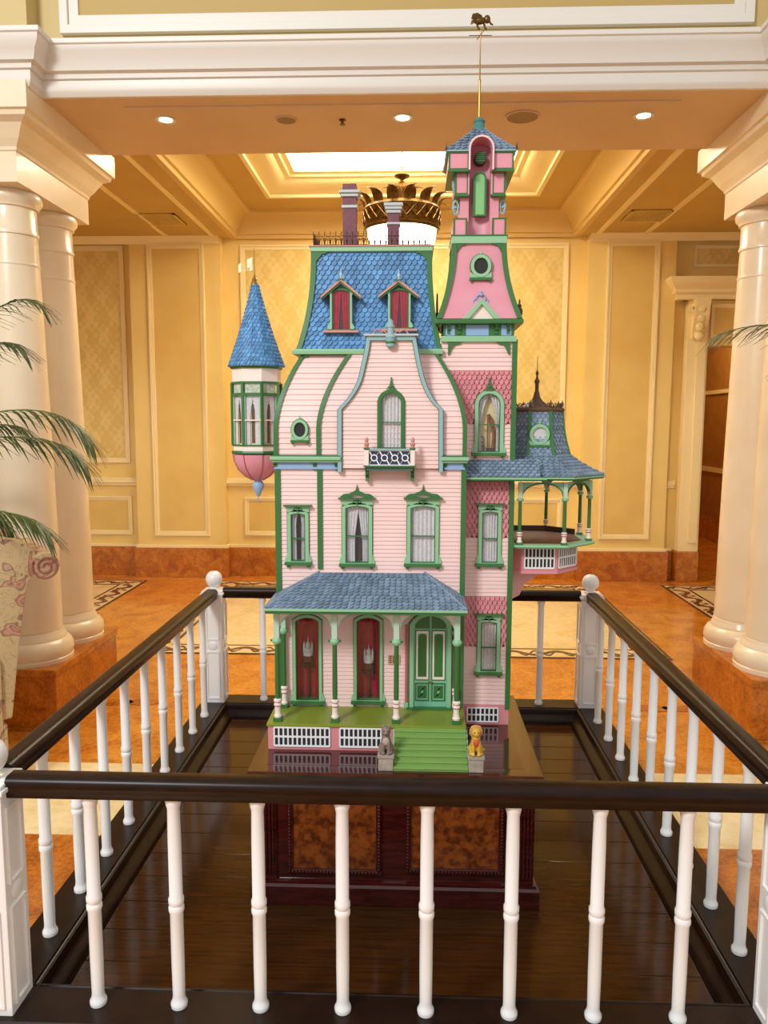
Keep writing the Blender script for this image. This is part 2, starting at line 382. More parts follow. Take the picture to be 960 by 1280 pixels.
_o = bpy.data.objects.new('corridor_fill_light', _l); COL.objects.link(_o); _o.location = (0, 0, -.15); _o.parent = cl_
for nm, x in (('wall_left', -6.1), ('wall_right', 6.0)):
    o = MB().box(x, x + .1, 3.8, YB + .15, 0, 4.0).build(nm, M['wall'], kind='structure'); o['label'] = 'plain yellow side wall of the alcove, ' + ('left' if x < 0 else 'right')

# ------------------------------------------------------------------ alcove ceiling: soffits, coffer, cove, lit recess
CX0, CX1, CY0, CY1 = -1.82, 1.63, 4.75, YB
ZC, ZR = 3.65, 3.80
ce = MB()
ce.box(-6, CX0, 4.5, YB + .15, ZS, ZS + .1); ce.box(CX1, 6, 4.5, YB + .15, ZS, ZS + .1); ce.box(CX0, CX1, 4.5, CY0, ZS, ZS + .1)
RX0, RX1, RY0, RY1 = -1.315, 1.10, 5.25, 7.255
ce.box(CX0, CX1, CY0, RY0, ZC, ZC + .3); ce.box(CX0, CX1, RY1, CY1 + .15, ZC, ZC + .3); ce.box(CX0, RX0, RY0, RY1, ZC, ZC + .3); ce.box(RX1, CX1, RY0, RY1, ZC, ZC + .3)
ce.box(CX0 - .1, CX0, CY0, CY1 + .1, ZS + .1, ZC + .3); ce.box(CX1, CX1 + .1, CY0, CY1 + .1, ZS + .1, ZC + .3); ce.box(CX0, CX1, CY0 - .1, CY0, ZS + .1, ZC + .3)
ceil = ce.build('ceiling', M['ceil'], kind='structure', smooth=False); ceil['label'] = 'coffered yellow alcove ceiling with a lit recess'
# crown cove round the coffer (out = towards the coffer's middle)
cove = [(0, ZS - .01), (.05, ZS - .01), (.055, ZS + .02), (.075, ZS + .03), (.08, ZS + .05), (.10, ZS + .10), (.14, ZS + .15), (.19, ZS + .18), (.2, ZS + .19), (.23, ZS + .195), (.235, ZC), (0, ZC)]
MB().profile(cove, [(CX0, CY0), (CX1, CY0), (CX1, CY1), (CX0, CY1)], True).build('crown_cove', M['cove'], ceil)
rec = [(0, ZC - .02), (.0, ZC - .02), (.035, ZC - .018), (.04, ZC + .005), (.10, ZC + .02), (.16, ZC + .05), (.20, ZC + .075), (.21, ZC + .09), (.25, ZC + .095), (.26, ZC + .115), (.30, ZC + .12), (.31, ZR), (0, ZR)]
rec = [(o - .03, z) for o, z in rec]
MB().profile(rec, [(RX0, RY0), (RX1, RY0), (RX1, RY1), (RX0, RY1)], True).build('recess_moulding', M['mould'], ceil)
MB().box(RX0, RX1, RY0, RY1, ZR + .1, ZR + .2).build('recess_top', M['ceil'], ceil, smooth=False)
# soffit mouldings beside the coffer
for x in (CX0 - .16, CX0 - .62, CX1 + .16, CX1 + .62):
    mb = MB(); mb.box(x - .02, x + .02, 4.75, YB - .1, ZS - .012, ZS); mb.box(x - .03, x - .02, 4.75, YB - .1, ZS - .006, ZS); mb.build('soffit_strip', M['mould'], ceil, smooth=False, bevel=.003)
for x0, x1 in ((-5.9, -1.93), (1.72, 5.9)):
    MB().profile([(0, ZS - .07), (.015, ZS - .07), (.02, ZS - .04), (.04, ZS - .02), (.05, ZS), (0, ZS)], [(x1, YP), (x0, YP)]).build('wall_cornice', M['mould'], ceil)

LP = mat('lit_ceiling_panel', '#fff4dc', .5, emit=10)
sk = thing('ceiling_light_panel', ((RX0 + RX1) / 2, (RY0 + RY1) / 2, ZR + .09), 'large glowing white light panel in the recessed coffer of the ceiling', 'light')
PXs = [RX0 + .26 + i * (RX1 - RX0 - .52) / 2 for i in range(3)]
for i in range(2):
    MB().box(PXs[i] + .0, PXs[i + 1] - .0, RY0 + .26, RY1 - .26, ZR + .01, ZR + .03).build('diffuser', LP, sk, smooth=False)

# ------------------------------------------------------------------ cross beam and wall above
YF, ZBM, YBK = 3.80, 3.144, 4.61
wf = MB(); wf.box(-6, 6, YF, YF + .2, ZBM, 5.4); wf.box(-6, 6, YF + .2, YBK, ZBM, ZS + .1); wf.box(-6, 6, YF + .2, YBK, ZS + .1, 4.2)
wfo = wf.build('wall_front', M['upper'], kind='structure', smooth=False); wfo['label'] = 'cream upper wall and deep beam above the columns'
MB().box(-6, 6, YF + .01, YBK - .005, ZBM - .012, ZBM).build('beam_soffit', M['soffit'], wfo, smooth=False)
MB().box(-1.42, 1.27, YF + .13, YBK - .17, ZBM - .02, ZBM - .012).build('soffit_panel', M['soffit'], wfo, smooth=False, bevel=.002)
corn = [(-.02, ZBM - .016), (.0, ZBM - .016), (.015, ZBM), (.02, ZBM + .012), (.02, ZBM + .05), (.032, ZBM + .055), (.036, ZBM + .075), (.06, ZBM + .08), (.075, ZBM + .125), (.10, ZBM + .15), (.105, ZBM + .175), (.115, ZBM + .18), (.115, ZBM + .2), (-.02, ZBM + .21)]
XL0, XR0 = -1.77, 1.63             # where the column blocks break the cornice forward
path = [(6, YF - .12), (XR0 + .0, YF - .12), (XR0 + .0, YF), (XL0, YF), (XL0, YF - .12), (-6, YF - .12)]
MB().profile([(o * .9, z) for o, z in corn], path).build('cornice', M['white_trim'], wfo)
for x0, x1 in ((-6, XL0), (XR0, 6)):
    MB().box(x0, x1, YF - .11, YF + .02, ZBM + .19, 5.4).build('wall_pier', M['upper'], wfo, smooth=False)
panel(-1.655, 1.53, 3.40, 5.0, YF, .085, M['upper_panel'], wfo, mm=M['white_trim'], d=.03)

# column blocks (impost entablatures over each pair)
def block(name, xi, s, label):
    """xi inner face, s = +1 when the span is to its right (left block)"""
    w = .3
    o = [(0, 2.742), (0, 2.88), (.006, 2.885), (.008, 2.90), (.03, 2.93), (.05, 2.965), (.065, 2.99), (.10, 3.01), (.105, 3.03), (.12, 3.035), (.12, ZBM + .01)]
    mb = MB()
    x0, x1 = sorted((xi, xi - s * w)); y0, y1 = 3.78, 4.60
    for (a, za), (b, zb) in zip(o[:-1], o[1:]):
        mb.hexa([(x0 - a, y0 - a, za), (x1 + a, y0 - a, za), (x1 + a, y1 + a, za), (x0 - a, y1 + a, za), (x0 - b, y0 - b, zb + .0003), (x1 + b, y0 - b, zb + .0003), (x1 + b, y1 + b, zb + .0003), (x0 - b, y1 + b, zb + .0003)])
    t = mb.build(name, M['cream'], kind='structure', smooth=False); t['label'] = label
block('trim_1', -1.895, 1, 'cream entablature block over the left pair of columns')
block('trim_2', 1.755, -1, 'cream entablature block over the right pair of columns')

# ------------------------------------------------------------------ columns and pedestals
def column_parts():
    base = MB().lathe([(.0, 0), (.205, 0), (.205, .02), (.2, .025), (.208, .05), (.205, .08), (.19, .105), (.172, .115), (.17, .13), (.162, .14), (.158, .16), (.15, .165)], 0, 0, 40).mesh('base', M['cream'])
    pr = [(.155 - .034 * max(0, t) ** 1.6, .165 + t * (2.21 - .165)) for t in [i / 12 for i in range(13)]]
    shaft = MB().lathe([(.10, .16)] + pr + [(.10, 2.212)], 0, 0, 40).mesh('shaft', M['cream'])
    cap = MB().lathe([(.1, 2.2), (.127, 2.2), (.129, 2.215), (.123, 2.225), (.121, 2.33), (.132, 2.335), (.135, 2.35), (.15, 2.365), (.152, 2.385), (.145, 2.405), (.14, 2.41), (0.0, 2.41)], 0, 0, 40).mesh('capital', M['cream'])
    ring = MB().lathe([(.1, 2.05), (.127, 2.05), (.129, 2.057), (.127, 2.064), (.1, 2.064)], 0, 0, 40).mesh('neck_ring', M['cream'])
    return base, shaft, cap, ring
CP = column_parts()
for x, y, lab in ((-2.045, 3.995, 'cream round column nearest the floral armchair on the left'), (-2.045, 4.41, 'cream round column at the back of the left pair'),
                  (1.905, 3.995, 'cream round column at the front of the right pair'), (1.905, 4.41, 'cream round column at the back of the right pair, before the doorway')):
    t = thing('column', (x, y, .332), lab, 'column', 'cream lobby columns')
    for me in CP:
        o = bpy.data.objects.new(me.name, me); COL.objects.link(o); o.parent = t
for x, lab in ((-2.04, 'orange marble pedestal under the left pair of columns'), (1.915, 'orange marble pedestal under the right pair of columns')):
    t = thing('column_pedestal', (x, 4.2, 0), lab, 'pedestal', 'marble column pedestals')
    MB().box(x - .208, x + .208, 3.792, 4.612, .02, .29).build('body', M['marble_dark'], t, smooth=False, bevel=.003)
    MB().box(x - .216, x + .216, 3.782, 4.622, .29, .332).build('top_slab', M['marble_skirt'], t, smooth=False, bevel=.006)
    MB().box(x - .216, x + .216, 3.782, 4.622, 0, .02).build('plinth', M['marble_dark'], t, smooth=False, bevel=.003)

# ------------------------------------------------------------------ ceiling fittings
GL = mat('lamp_glow', '#fff0b8', .4, emit=9)
def downlight(x, y, lab):
    z = ZBM - .02
    t = thing('downlight', (x, y, z), lab, 'light', 'recessed downlights in the beam')
    MB().lathe([(.034, .0), (.05, -.003), (.052, 0), (.05, .003), (.036, .003)], x, y, 24, cz=z - .003).build('trim_ring', M['white_trim'], t)
    MB().lathe([(0, .0), (.034, .0), (.034, .002), (0, .002)], x, y, 24, cz=z - .003).build('lamp', GL, t)
    l = bpy.data.lights.new('downlight_beam', 'SPOT'); l.energy = 9; l.color = (1, .82, .55); l.spot_size = R(95); l.spot_blend = .8; l.shadow_soft_size = .04
    o = bpy.data.objects.new('downlight_beam', l); COL.objects.link(o); o.location = (0, 0, -.02); o.parent = t
downlight(-1.26, 4.07, 'small lit recessed downlight nearest the left column block')
downlight(-.06, 4.08, 'small lit recessed downlight in the middle of the beam')
downlight(1.14, 4.09, 'small lit recessed downlight nearest the right column block')
GR = mat('speaker_grille', '#a98a62', .8, col2='#8f7350', scale=300)
for x, r, lab in ((-.65, .055, 'round ceiling speaker left of the middle downlight'), (.54, .088, 'larger round ceiling speaker right of the tower spire')):
    t = thing('ceiling_speaker', (x, 4.09, ZBM - .02), lab, 'speaker', 'round grilles in the beam')
    MB().lathe([(r * .86, .002), (r * .9, -.004), (r, -.003), (r, .0), (r * .86, .003)], x, 4.09, 28, cz=ZBM - .022).build('rim', M['soffit'], t)
    MB().lathe([(0, -.002), (r * .87, -.002), (r * .87, .002), (0, .002)], x, 4.09, 28, cz=ZBM - .022).build('grille', GR, t)
BR = mat('dark_brass', '#6b4a1e', .35, .9)
for x, y, z, lab in ((-.365, 4.1, ZBM - .02, 'tiny sprinkler head in the beam soffit'), (-2.45, 5.72, ZS, 'tiny sprinkler head in the left soffit'), (2.2, 5.75, ZS, 'tiny sprinkler head in the right soffit')):
    t = thing('sprinkler_head', (x, y, z), lab, 'sprinkler')
    MB().lathe([(0, 0), (.018, 0), (.018, -.004), (.008, -.006), (.006, -.02), (.014, -.022), (.014, -.025), (0, -.025)][::-1], x, y, 12, cz=z).build('cap', BR, t)
for x, lab in ((-2.29, 'rectangular perforated air vent in the left ceiling soffit'), (2.06, 'rectangular perforated air vent in the right ceiling soffit')):
    t = thing('ceiling_vent', (x, 7.17, ZS), lab, 'vent', 'air vents in the soffits')
    mb = MB(); w, d = .18, .19
    for a in ((x - w, x + w, 7.17 - d, 7.17 - d + .02), (x - w, x + w, 7.17 + d - .02, 7.17 + d), (x - w, x - w + .02, 7.17 - d, 7.17 + d), (x + w - .02, x + w, 7.17 - d, 7.17 + d)): mb.box(*a, ZS - .012, ZS)
    mb.build('frame', M['panel'], t, smooth=False)
    MB().box(x - w, x + w, 7.17 - d, 7.17 + d, ZS - .003, ZS).build('backing', M['inlay_dark'], t, smooth=False)
    gm = MB()
    for i in range(15): gm.box(x - w + .02 + i * .0235, x - w + .031 + i * .0235, 7.17 - d, 7.17 + d, ZS - .009, ZS - .004)
    for i in range(15): gm.box(x - w, x + w, 7.17 - d + .02 + i * .0247, 7.17 - d + .031 + i * .0247, ZS - .009, ZS - .004)
    g = gm.build('grille', M['panel'], t, smooth=False, kind='stuff')

# chandelier: crown of leaves over a glowing bowl
def chandelier():
    cx, cy = -.095, 6.3
    t = thing('chandelier', (cx, cy, 2.75), 'bronze leaf crown chandelier with a glowing white bowl', 'chandelier')
    BZ = mat('chandelier_bronze', '#7d5a20', .38, .75, col2='#4a3310', scale=60, bump=.4)
    MB().lathe([(0, 2.79), (.05, 2.80), (.16, 2.86), (.24, 2.95), (.268, 3.05), (.272, 3.13), (.25, 3.135), (0, 3.14)], cx, cy, 40).build('glass_bowl', mat('bowl_glass', '#fff3d6', .4, emit=5), t)
    MB().lathe([(.262, 3.10), (.292, 3.095), (.30, 3.115), (.285, 3.125), (.29, 3.15), (.30, 3.24), (.305, 3.25), (.295, 3.27), (.28, 3.27), (.27, 3.12)], cx, cy, 48).build('crown_band', BZ, t)
    mb = MB()
    for i in range(24):                                     # diamond lattice applied to the band
        a = 2 * PI * i / 24
        for q in (-1, 1):
            mb.tube([(cx + .302 * math.cos(a + q * (u - .5) * .26), cy + .302 * math.sin(a + q * (u - .5) * .26), 3.15 + .09 * u) for u in (0, .5, 1)], .005, 4)
    mb.build('band_lattice', BZ, t)
    def leaf(a, r0, z0, h, w, out):
        mb = MB(); n = 7; vs = []
        for i in range(n + 1):
            u = i / n; r = r0 + out * u ** 2.2; z = z0 + h * math.sin(u * PI * .62) / math.sin(PI * .5); ww = w * (1 - u ** 2) * (.8 + .5 * math.sin(PI * u)) + .002
            for k, off in ((-1, -.006), (0, .012), (1, -.006)):
                for dd in (0, .004):
                    vs.append((cx + (r + off - dd) * math.cos(a) - k * ww * math.sin(a), cy + (r + off - dd) * math.sin(a) + k * ww * math.cos(a), z))
        fs = []
        for i in range(n):
            b = i * 6; c = b + 6
            for k in (0, 2): fs += [(b + k, b + k + 2, c + k + 2, c + k), (b + k + 1, c + k + 1, c + k + 3, b + k + 3)]
            fs += [(b, c, c + 1, b + 1), (b + 4, b + 5, c + 5, c + 4)]
        mb.add(vs, fs); mb.build('leaf', BZ, t)
    for i in range(14): leaf(2 * PI * (i + .5) / 14 - PI / 2, .285, 3.25, .10, .042, .13)
    for i in range(7): leaf(2 * PI * i / 7 - PI / 2, .06, 3.36, .08, .034, .12)
    MB().lathe([(.0, 3.26), (.08, 3.26), (.09, 3.30), (.06, 3.34), (.065, 3.37), (.03, 3.40), (.02, 3.46), (0, 3.47)], cx, cy, 20).build('hub', BZ, t)
    MB().lathe([(0, 3.485), (.012, 3.485), (.02, 3.495), (.055, 3.51), (.06, 3.52), (.02, 3.525), (.008, 3.54), (0, 3.54)], cx, cy, 20).build('canopy', BZ, t)
    MB().lathe([(0, 3.46), (.005, 3.46), (.005, ZR + .02), (0, ZR + .02)], cx, cy, 10).build('stem', BZ, t)
    mb = MB()
    for i in range(3): a = 2 * PI * i / 3 + .4; mb.tube([(cx + .05 * math.cos(a), cy + .05 * math.sin(a), 3.3), (cx + .28 * math.cos(a), cy + .28 * math.sin(a), 3.2)], .008, 6)
    mb.build('arm', BZ, t)
chandelier()

# ------------------------------------------------------------------ platform, railing
M['white'] = mat('white_gloss_paint', '#f3f3f1', .25, coat=.2)
M['dark'] = mat('dark_stained_wood', '#26140c', .32, col2='#1a0d06', scale=14, stretch=(1, 1, 6), spec=.22)
M['plank'] = mat('dark_polished_plank', '#43250a', .14, col2='#331a06', scale=10, stretch=(.6, 8, 8), spec=.3)
EX0, EX1, EY0, EY1 = -1.045, .93, 1.795, 3.98
ZCB, ZPF = .12, .05
pf = thing('platform', (-.06, 2.89, 0), 'low dark wood plank platform inside the white railing', 'platform')
MB().box(EX0 + .106, EX1 - .106, EY0 + .106, EY1 - .106, 0, ZPF - .012).build('subfloor', M['dark'], pf, smooth=False)
n = 14; w = (EY1 - EY0 - .212) / n
pk = MB().box(EX0 + .106, EX1 - .106, -w / 2 + .0012, w / 2 - .0012, ZPF - .012, ZPF).mesh('plank', M['plank'], smooth=False, bevel=.0015)
for i in range(n):
    o = link('plank', pk, pf); o.location = (0, EY0 + .106 + (i + .5) * w, 0)

rl = thing('railing', (-.06, 2.89, 0), 'white baluster railing with dark handrail around the dollhouse', 'railing')
# curb: stepped dark base rail with moulded inner edge
curb = [(-.075, 0), (-.075, ZCB - .006), (-.07, ZCB), (.050, ZCB), (.052, ZCB - .006), (.056, ZCB - .008), (.060, ZCB - .003), (.066, ZCB - .004), (.069, ZCB - .012), (.071, ZCB - .03), (.080, ZCB - .04), (.092, ZCB - .046), (.1, ZCB - .055), (.104, ZPF), (.104, 0)]
hand = [(-.030, -.055), (-.032, -.036), (-.036, -.032), (-.037, -.014), (-.030, -.004), (-.020, 0), (.020, 0), (.030, -.004), (.037, -.014), (.036, -.032), (.032, -.036), (.030, -.055)]
ZH = .734
corners = [(EX0, EY0), (EX1, EY0), (EX1, EY1), (EX0, EY1)]
def side_len(i): return corners[i], corners[(i + 1) % 4]
for i in range(4):
    a, b = [Vector(c) for c in side_len(i)]; d = (b - a).normalized()
    # curbs meet in the corners under the newels
    mb = MB().profile(curb, [a + d * 0, b - d * 0]); mb.build('curb', M['dark'], rl, ang=25)
    mb = MB().profile([(o * .86, ZH + z * .96) for o, z in hand], [a + d * .052, b - d * .052]); mb.build('handrail', M['dark'], rl)
bal = MB().lathe([(0, 0), (.0205, 0), (.0215, .006), (.021, .012), (.017, .018), (.0155, .03), (.0165, .12), (.0165, .255), (.0195, .262), (.0195, .272), (.0165, .277), (.0195, .282), (.0195, .294), (.0165, .300), (.0165, .45), (.0155, .53), (.018, .54), (.0195, .546), (.0195, .563), (0, .563)], 0, 0, 20).mesh('baluster', M['white'])
spots = [(-.7955 + .2095 * i, EY0) for i in range(8)] + [(EX0, 2.056 + .2098 * i) for i in range(9)] + [(EX1, 2.056 + .2098 * i) for i in range(9)] + [(-.789 + .2095 * i, EY1) for i in range(8)]
for x, y in spots:
    o = link('baluster', bal, rl); o.location = (x, y, ZCB)
def newel(x, y):
    h = .053
    mb = MB().box(x - h, x + h, y - h, y + h, 0, .70); nw = mb.build('newel_post', M['white'], rl, smooth=False, bevel=.004)
    mb = MB()
    for (dx, dy) in ((0, -1), (0, 1), (1, 0), (-1, 0)):
        for z0, z1 in ((.14, .40), (.46, .66)):
            def fr(u, zz, o): return (x + dx * (h + o) + (u if dx == 0 else 0), y + dy * (h + o) + (u if dy == 0 else 0), zz)
            for (u0, u1, a, b) in ((-.036, .036, z0, z0 + .008), (-.036, .036, z1 - .008, z1), (-.036, -.028, z0 + .008, z1 - .008), (.028, .036, z0 + .008, z1 - .008)):
                p = [fr(u0, a, -.002), fr(u1, a, -.002), fr(u1, b, -.002), fr(u0, b, -.002)]; q = [fr(u0, a, .005), fr(u1, a, .005), fr(u1, b, .005), fr(u0, b, .005)]
                mb.hexa(p + q)
    mb.build('panel_bead', M['white'], nw, smooth=False)
    for (dx, dy) in ((0, -1), (0, 1), (1, 0), (-1, 0)):                    # turned rosette between the panels
        c = (x + dx * (h + .001), y + dy * (h + .001), .43)
        MB().sphere(c, .024, 14, 8, (.22 if dx else 1, .22 if dy else 1, 1)).build('rosette', M['white'], nw)
    mb = MB().box(x - h - .008, x + h + .008, y - h - .008, y + h + .008, .70, .712); mb.box(x - h - .002, x + h + .002, y - h - .002, y + h + .002, .712, .722)
    mb.build('cap', M['white'], nw, smooth=False, bevel=.003)
    MB().lathe([(0, .72), (.03, .72), (.031, .727), (.022, .732), (.02, .736), (.032, .745), (.041, .76), (.044, .777), (.041, .794), (.032, .809), (.018, .818), (0, .821)], x, y, 24).build('ball', M['white'], nw)
for c in corners: newel(*c)

# ------------------------------------------------------------------ display table
TX0, TX1, TY0, TY1, ZT = -.515, .415, 2.325, 3.05, .5
TW = mat('mahogany', '#4a1712', .14, col2='#330d0a', scale=9, stretch=(1.2, 8, 8), coat=.5)
BU = mat('burl_veneer', '#84441a', .16, col2='#52240e', scale=40, detail=9, contrast=(.38, .62), coat=.5)
tb = thing('display_table', (-.05, 2.69, ZPF), 'dark mahogany display cabinet table with burl panels under the dollhouse', 'table')
MB().box(TX0 + .02, TX1 - .02, TY0 + .02, TY1 - .02, ZPF, .465).build('body', TW, tb, smooth=False, bevel=.003)
MB().profile([(-.2, ZPF), (.0, ZPF), (.0, ZPF + .06), (-.008, ZPF + .066), (-.01, ZPF + .075), (-.018, ZPF + .08), (-.2, ZPF + .08)], [(TX0, TY0), (TX0, TY1), (TX1, TY1), (TX1, TY0)], True).build('plinth', TW, tb)
MB().profile([(-.2, .465), (-.015, .465), (-.012, .475), (.0, .48), (.004, .487), (.002, .4995), (-.07, .4995)], [(TX0, TY0), (TX0, TY1), (TX1, TY1), (TX1, TY0)], True).build('cornice', TW, tb)
MB().box(TX0 + .05, TX1 - .05, TY0 + .05, TY1 - .05, .47, ZT).build('table_top', TW, tb, smooth=False)
yf = TY0 + .02
def tpx(px, py): return P(px, py, yf)
for (a, b) in ((366, 470), (514, 622)):
    x0, z1 = tpx(a, 1003); x1, z0 = tpx(b, 1086)
    z1 = .455
    p = MB().box(x0, x1, yf - .004, yf + .004, z0, z1).build('burl_panel', BU, tb, smooth=False)
    fr = MB().ring(rect(x0 - .016, x1 + .016, z0 - .016, z1 + .012), rect(x0, x1, z0, z1), yf - .012, yf); fr.build('panel_frame', TW, p, smooth=False, bevel=.002)
    bd = MB()
    k = int((x1 - x0 + .03) / .011)
    for i in range(k): bd.sphere((x0 - .012 + i * .0113, yf - .013, z0 - .009), .005, 6, 4)
    for i in range(int((z1 - z0) / .011)):
        for xx in (x0 - .01, x1 + .01): bd.sphere((xx, yf - .013, z0 + .003 + i * .0113), .005, 6, 4)
    bd.build('beading', TW, p, kind='stuff')
for x0, x1 in ((TX0 + .02, TX0 + .085), (TX1 - .085, TX1 - .02)):
    MB().box(x0, x1, yf - .01, yf, ZPF + .08, .465).build('pilaster', TW, tb, smooth=False)
    for k in range(5): MB().box(x0 + .006 + k * .0115, x0 + .0125 + k * .0115, yf - .017, yf - .01, ZPF + .1, .45).build('reed', TW, tb, smooth=False, bevel=.002)

# ------------------------------------------------------------------ dollhouse
H = {}
H['siding'] = mat('pale_pink_siding', '#f1d1ca', .5, col2='#eeccc5', scale=8)
H['scale'] = mat('rose_fish_scale', '#cf8286', .5, island=.1)
H['rose'] = mat('rose_paint', '#df98a4', .45, col2='#da909d', scale=10)
H['rosedark'] = mat('deep_rose_paint', '#b9616a', .5)
H['green'] = mat('dark_green_trim', '#387038', .38)
H['mint'] = mat('mint_green_trim', '#90c297', .4)
H['blue'] = mat('pale_blue_frieze', '#8fb0d8', .5)
H['aqua'] = mat('blue_grey_trim', '#8fb4b6', .45)
H['slate'] = mat('blue_shingle', '#5f94c2', .5, col2='#5586b4', scale=30, island=.25)
H['slate2'] = mat('grey_blue_shingle', '#8497aa', .55, col2='#768a9e', scale=30, island=.22)
H['olive'] = mat('olive_green_floor_paint', '#7d8c2c', .3, col2='#879430', scale=6)
H['step'] = mat('soft_green_step_paint', '#84ab5c', .4)
H['pale'] = mat('pale_mint_paint', '#bcd6bf', .45)
H['cream'] = mat('cream_paint', '#f0e2d6', .45)
H['pinkbase'] = mat('pink_base_paint', '#dc8f92', .45)
H['hole'] = mat('dark_opening', '#20242c', .6)
H['white'] = mat('white_paint', '#f0efee', .45)
H['lace'] = mat('lace_curtain', '#d9d6d6', .8, col2='#c6c4c8', scale=120)
H['red'] = mat('red_curtain', '#b01438', .6, col2='#980e2e', scale=30)
H['room'] = mat('dollhouse_room', '#3a2a26', .7)
H['glow'] = mat('dollhouse_room_painted_glow', '#e8d8a0', .7)  # pale colour stands in for the light of a lit room
H['brick'] = mat('plum_brick_paint', '#7a4650', .6, col2='#6c3c46', scale=60)
H['iron'] = mat('brown_iron', '#5a3f30', .5, .4)
H['gold'] = mat('antique_gold', '#9a7a3a', .35, .8)
H['grey'] = mat('grey_trim', '#b9c0bd', .5)
H['copper'] = mat('brown_cresting', '#5c4230', .5)
H['gutter'] = mat('terracotta_edge', '#c58d7c', .5)
def glass_mat():
    m = bpy.data.materials.new('window_glass'); m.use_nodes = True; nt = m.node_tree
    for n in list(nt.nodes): nt.nodes.remove(n)
    out = nt.nodes.new('ShaderNodeOutputMaterial'); tr = nt.nodes.new('ShaderNodeBsdfTransparent'); gl = nt.nodes.new('ShaderNodeBsdfGlossy'); mx = nt.nodes.new('ShaderNodeMixShader')
    gl.inputs['Roughness'].default_value = .03; mx.inputs[0].default_value = .035
    nt.links.new(tr.outputs[0], mx.inputs[1]); nt.links.new(gl.outputs[0], mx.inputs[2]); nt.links.new(mx.outputs[0], out.inputs[0])
    return m
H['glass'] = glass_mat()

YC, YW, YR = 2.66, 2.745, 3.02       # main front, tower front, back of the house
house = thing('dollhouse', (-.05, 2.75, ZT), 'tall pink Victorian dollhouse with blue shingle roofs, turret and clock tower', 'dollhouse')
def part(mb, name, m, smooth=True, bevel=0, kind=None, label=None, parent=None, ang=40):
    return mb.build(name, H[m] if isinstance(m, str) else m, parent or house, smooth, bevel, kind, label, ang=ang)

PITCH = .0143
def hole_at(h, z):
    x0, x1, z0, z1, rise = h
    if z < z0 or z > z1: return None
    sp = z1 - rise; w = (x1 - x0) / 2; c = (x0 + x1) / 2
    if z > sp and rise > 0: w *= math.sqrt(max(0, 1 - ((z - sp) / rise) ** 2)) if rise >= w * .9 else math.sqrt(max(0, 1 - ((z - sp) / rise)))
    return c - w, c + w
def siding(mb, xl, xr, z0, z1, Y, holes=()):
    n = max(1, round((z1 - z0) / PITCH)); dz = (z1 - z0) / n
    fl_ = xl if callable(xl) else (lambda z: xl); fr_ = xr if callable(xr) else (lambda z: xr)
    for i in range(n):
        za = z0 + i * dz; zb = za + dz; zm = (za + zb) / 2
        segs = [(fl_(za), fr_(za), fl_(zb), fr_(zb))]
        for h in holes:
            r = hole_at(h, zm)
            if not r: continue
            out = []
            for a, b, c, d in segs:
                if r[1] <= a or r[0] >= b: out.append((a, b, c, d)); continue
                if r[0] > a: out.append((a, r[0], c, r[0]))
                if r[1] < b: out.append((r[1], b, r[1], d))
            segs = out
        for a, b, c, d in segs:
            mb.add([(a, Y - .0036, za), (b, Y - .0036, za), (d, Y - .0006, zb), (c, Y - .0006, zb), (a, Y + .002, za), (b, Y + .002, za)], [(0, 1, 2, 3), (4, 5, 1, 0)])
def shingles(mb, A, B, w, rows, holes=None, lift=.006, t0=0., t1=1., shape='round'):
    for i in range(rows):
        t = t0 + (t1 - t0) * i / rows; dt = (t1 - t0) / rows
        a, b = Vector(A(t)), Vector(B(t)); L = (b - a).length
        n = max(1, round(L / w)); off = .5 * (i % 2)
        a2, b2 = Vector(A(min(1, t + dt * 1.3))), Vector(B(min(1, t + dt * 1.3)))
        mid = (a + b) / 2; up = ((a2 + b2) / 2 - mid); nn = (b - a).cross(up)
        if nn.length < 1e-9: continue
        nn.normalize()
        for k in range(-1, n + 1):
            s0 = (k + off + .04) / n; s1 = (k + 1 + off - .04) / n
            c0, c1 = max(0, min(1, s0)), max(0, min(1, s1))
            if c1 - c0 < .15 / n: continue
            if holes and holes(a.lerp(b, (c0 + c1) / 2) + up * .4): continue
            sm = (s0 + s1) / 2
            def pt(s, v, o):
                s = max(0, min(1, s)); return a.lerp(b, s).lerp(a2.lerp(b2, s), v) + nn * o
            q = (s1 - s0) / 2
            bot = [(s1, .5), (sm + q * .62, .14), (sm, 0), (sm - q * .62, .14), (s0, .5)] if shape == 'round' else [(s1, .0), (s0, .0)]
            vs = [pt(s0, 1, .0004), pt(s1, 1, .0004)] + [pt(s, v, lift * (1 - v * .8)) for s, v in bot]
            m_ = len(vs); vs += [pt(s, v, 0) for s, v in bot]; kb = len(bot)
            mb.add(vs, [tuple(range(m_))[::-1]] + [(2 + j, 3 + j, m_ + j + 1, m_ + j) for j in range(kb - 1)])

def seg(p, q): return lambda t: Vector(p).lerp(Vector(q), t)

# ---- levels measured on the front plane
Zpf = .592                                            # porch floor
zc1 = PZ(575, YC)                                      # top of the straight wall
xL, xCL, xCR = PX(347, YC, 650), PX(400, YC, 650), PX(579, YC, 650)
xWL, xWR = PX(548, YW, 650), PX(640.5, YW, 650)

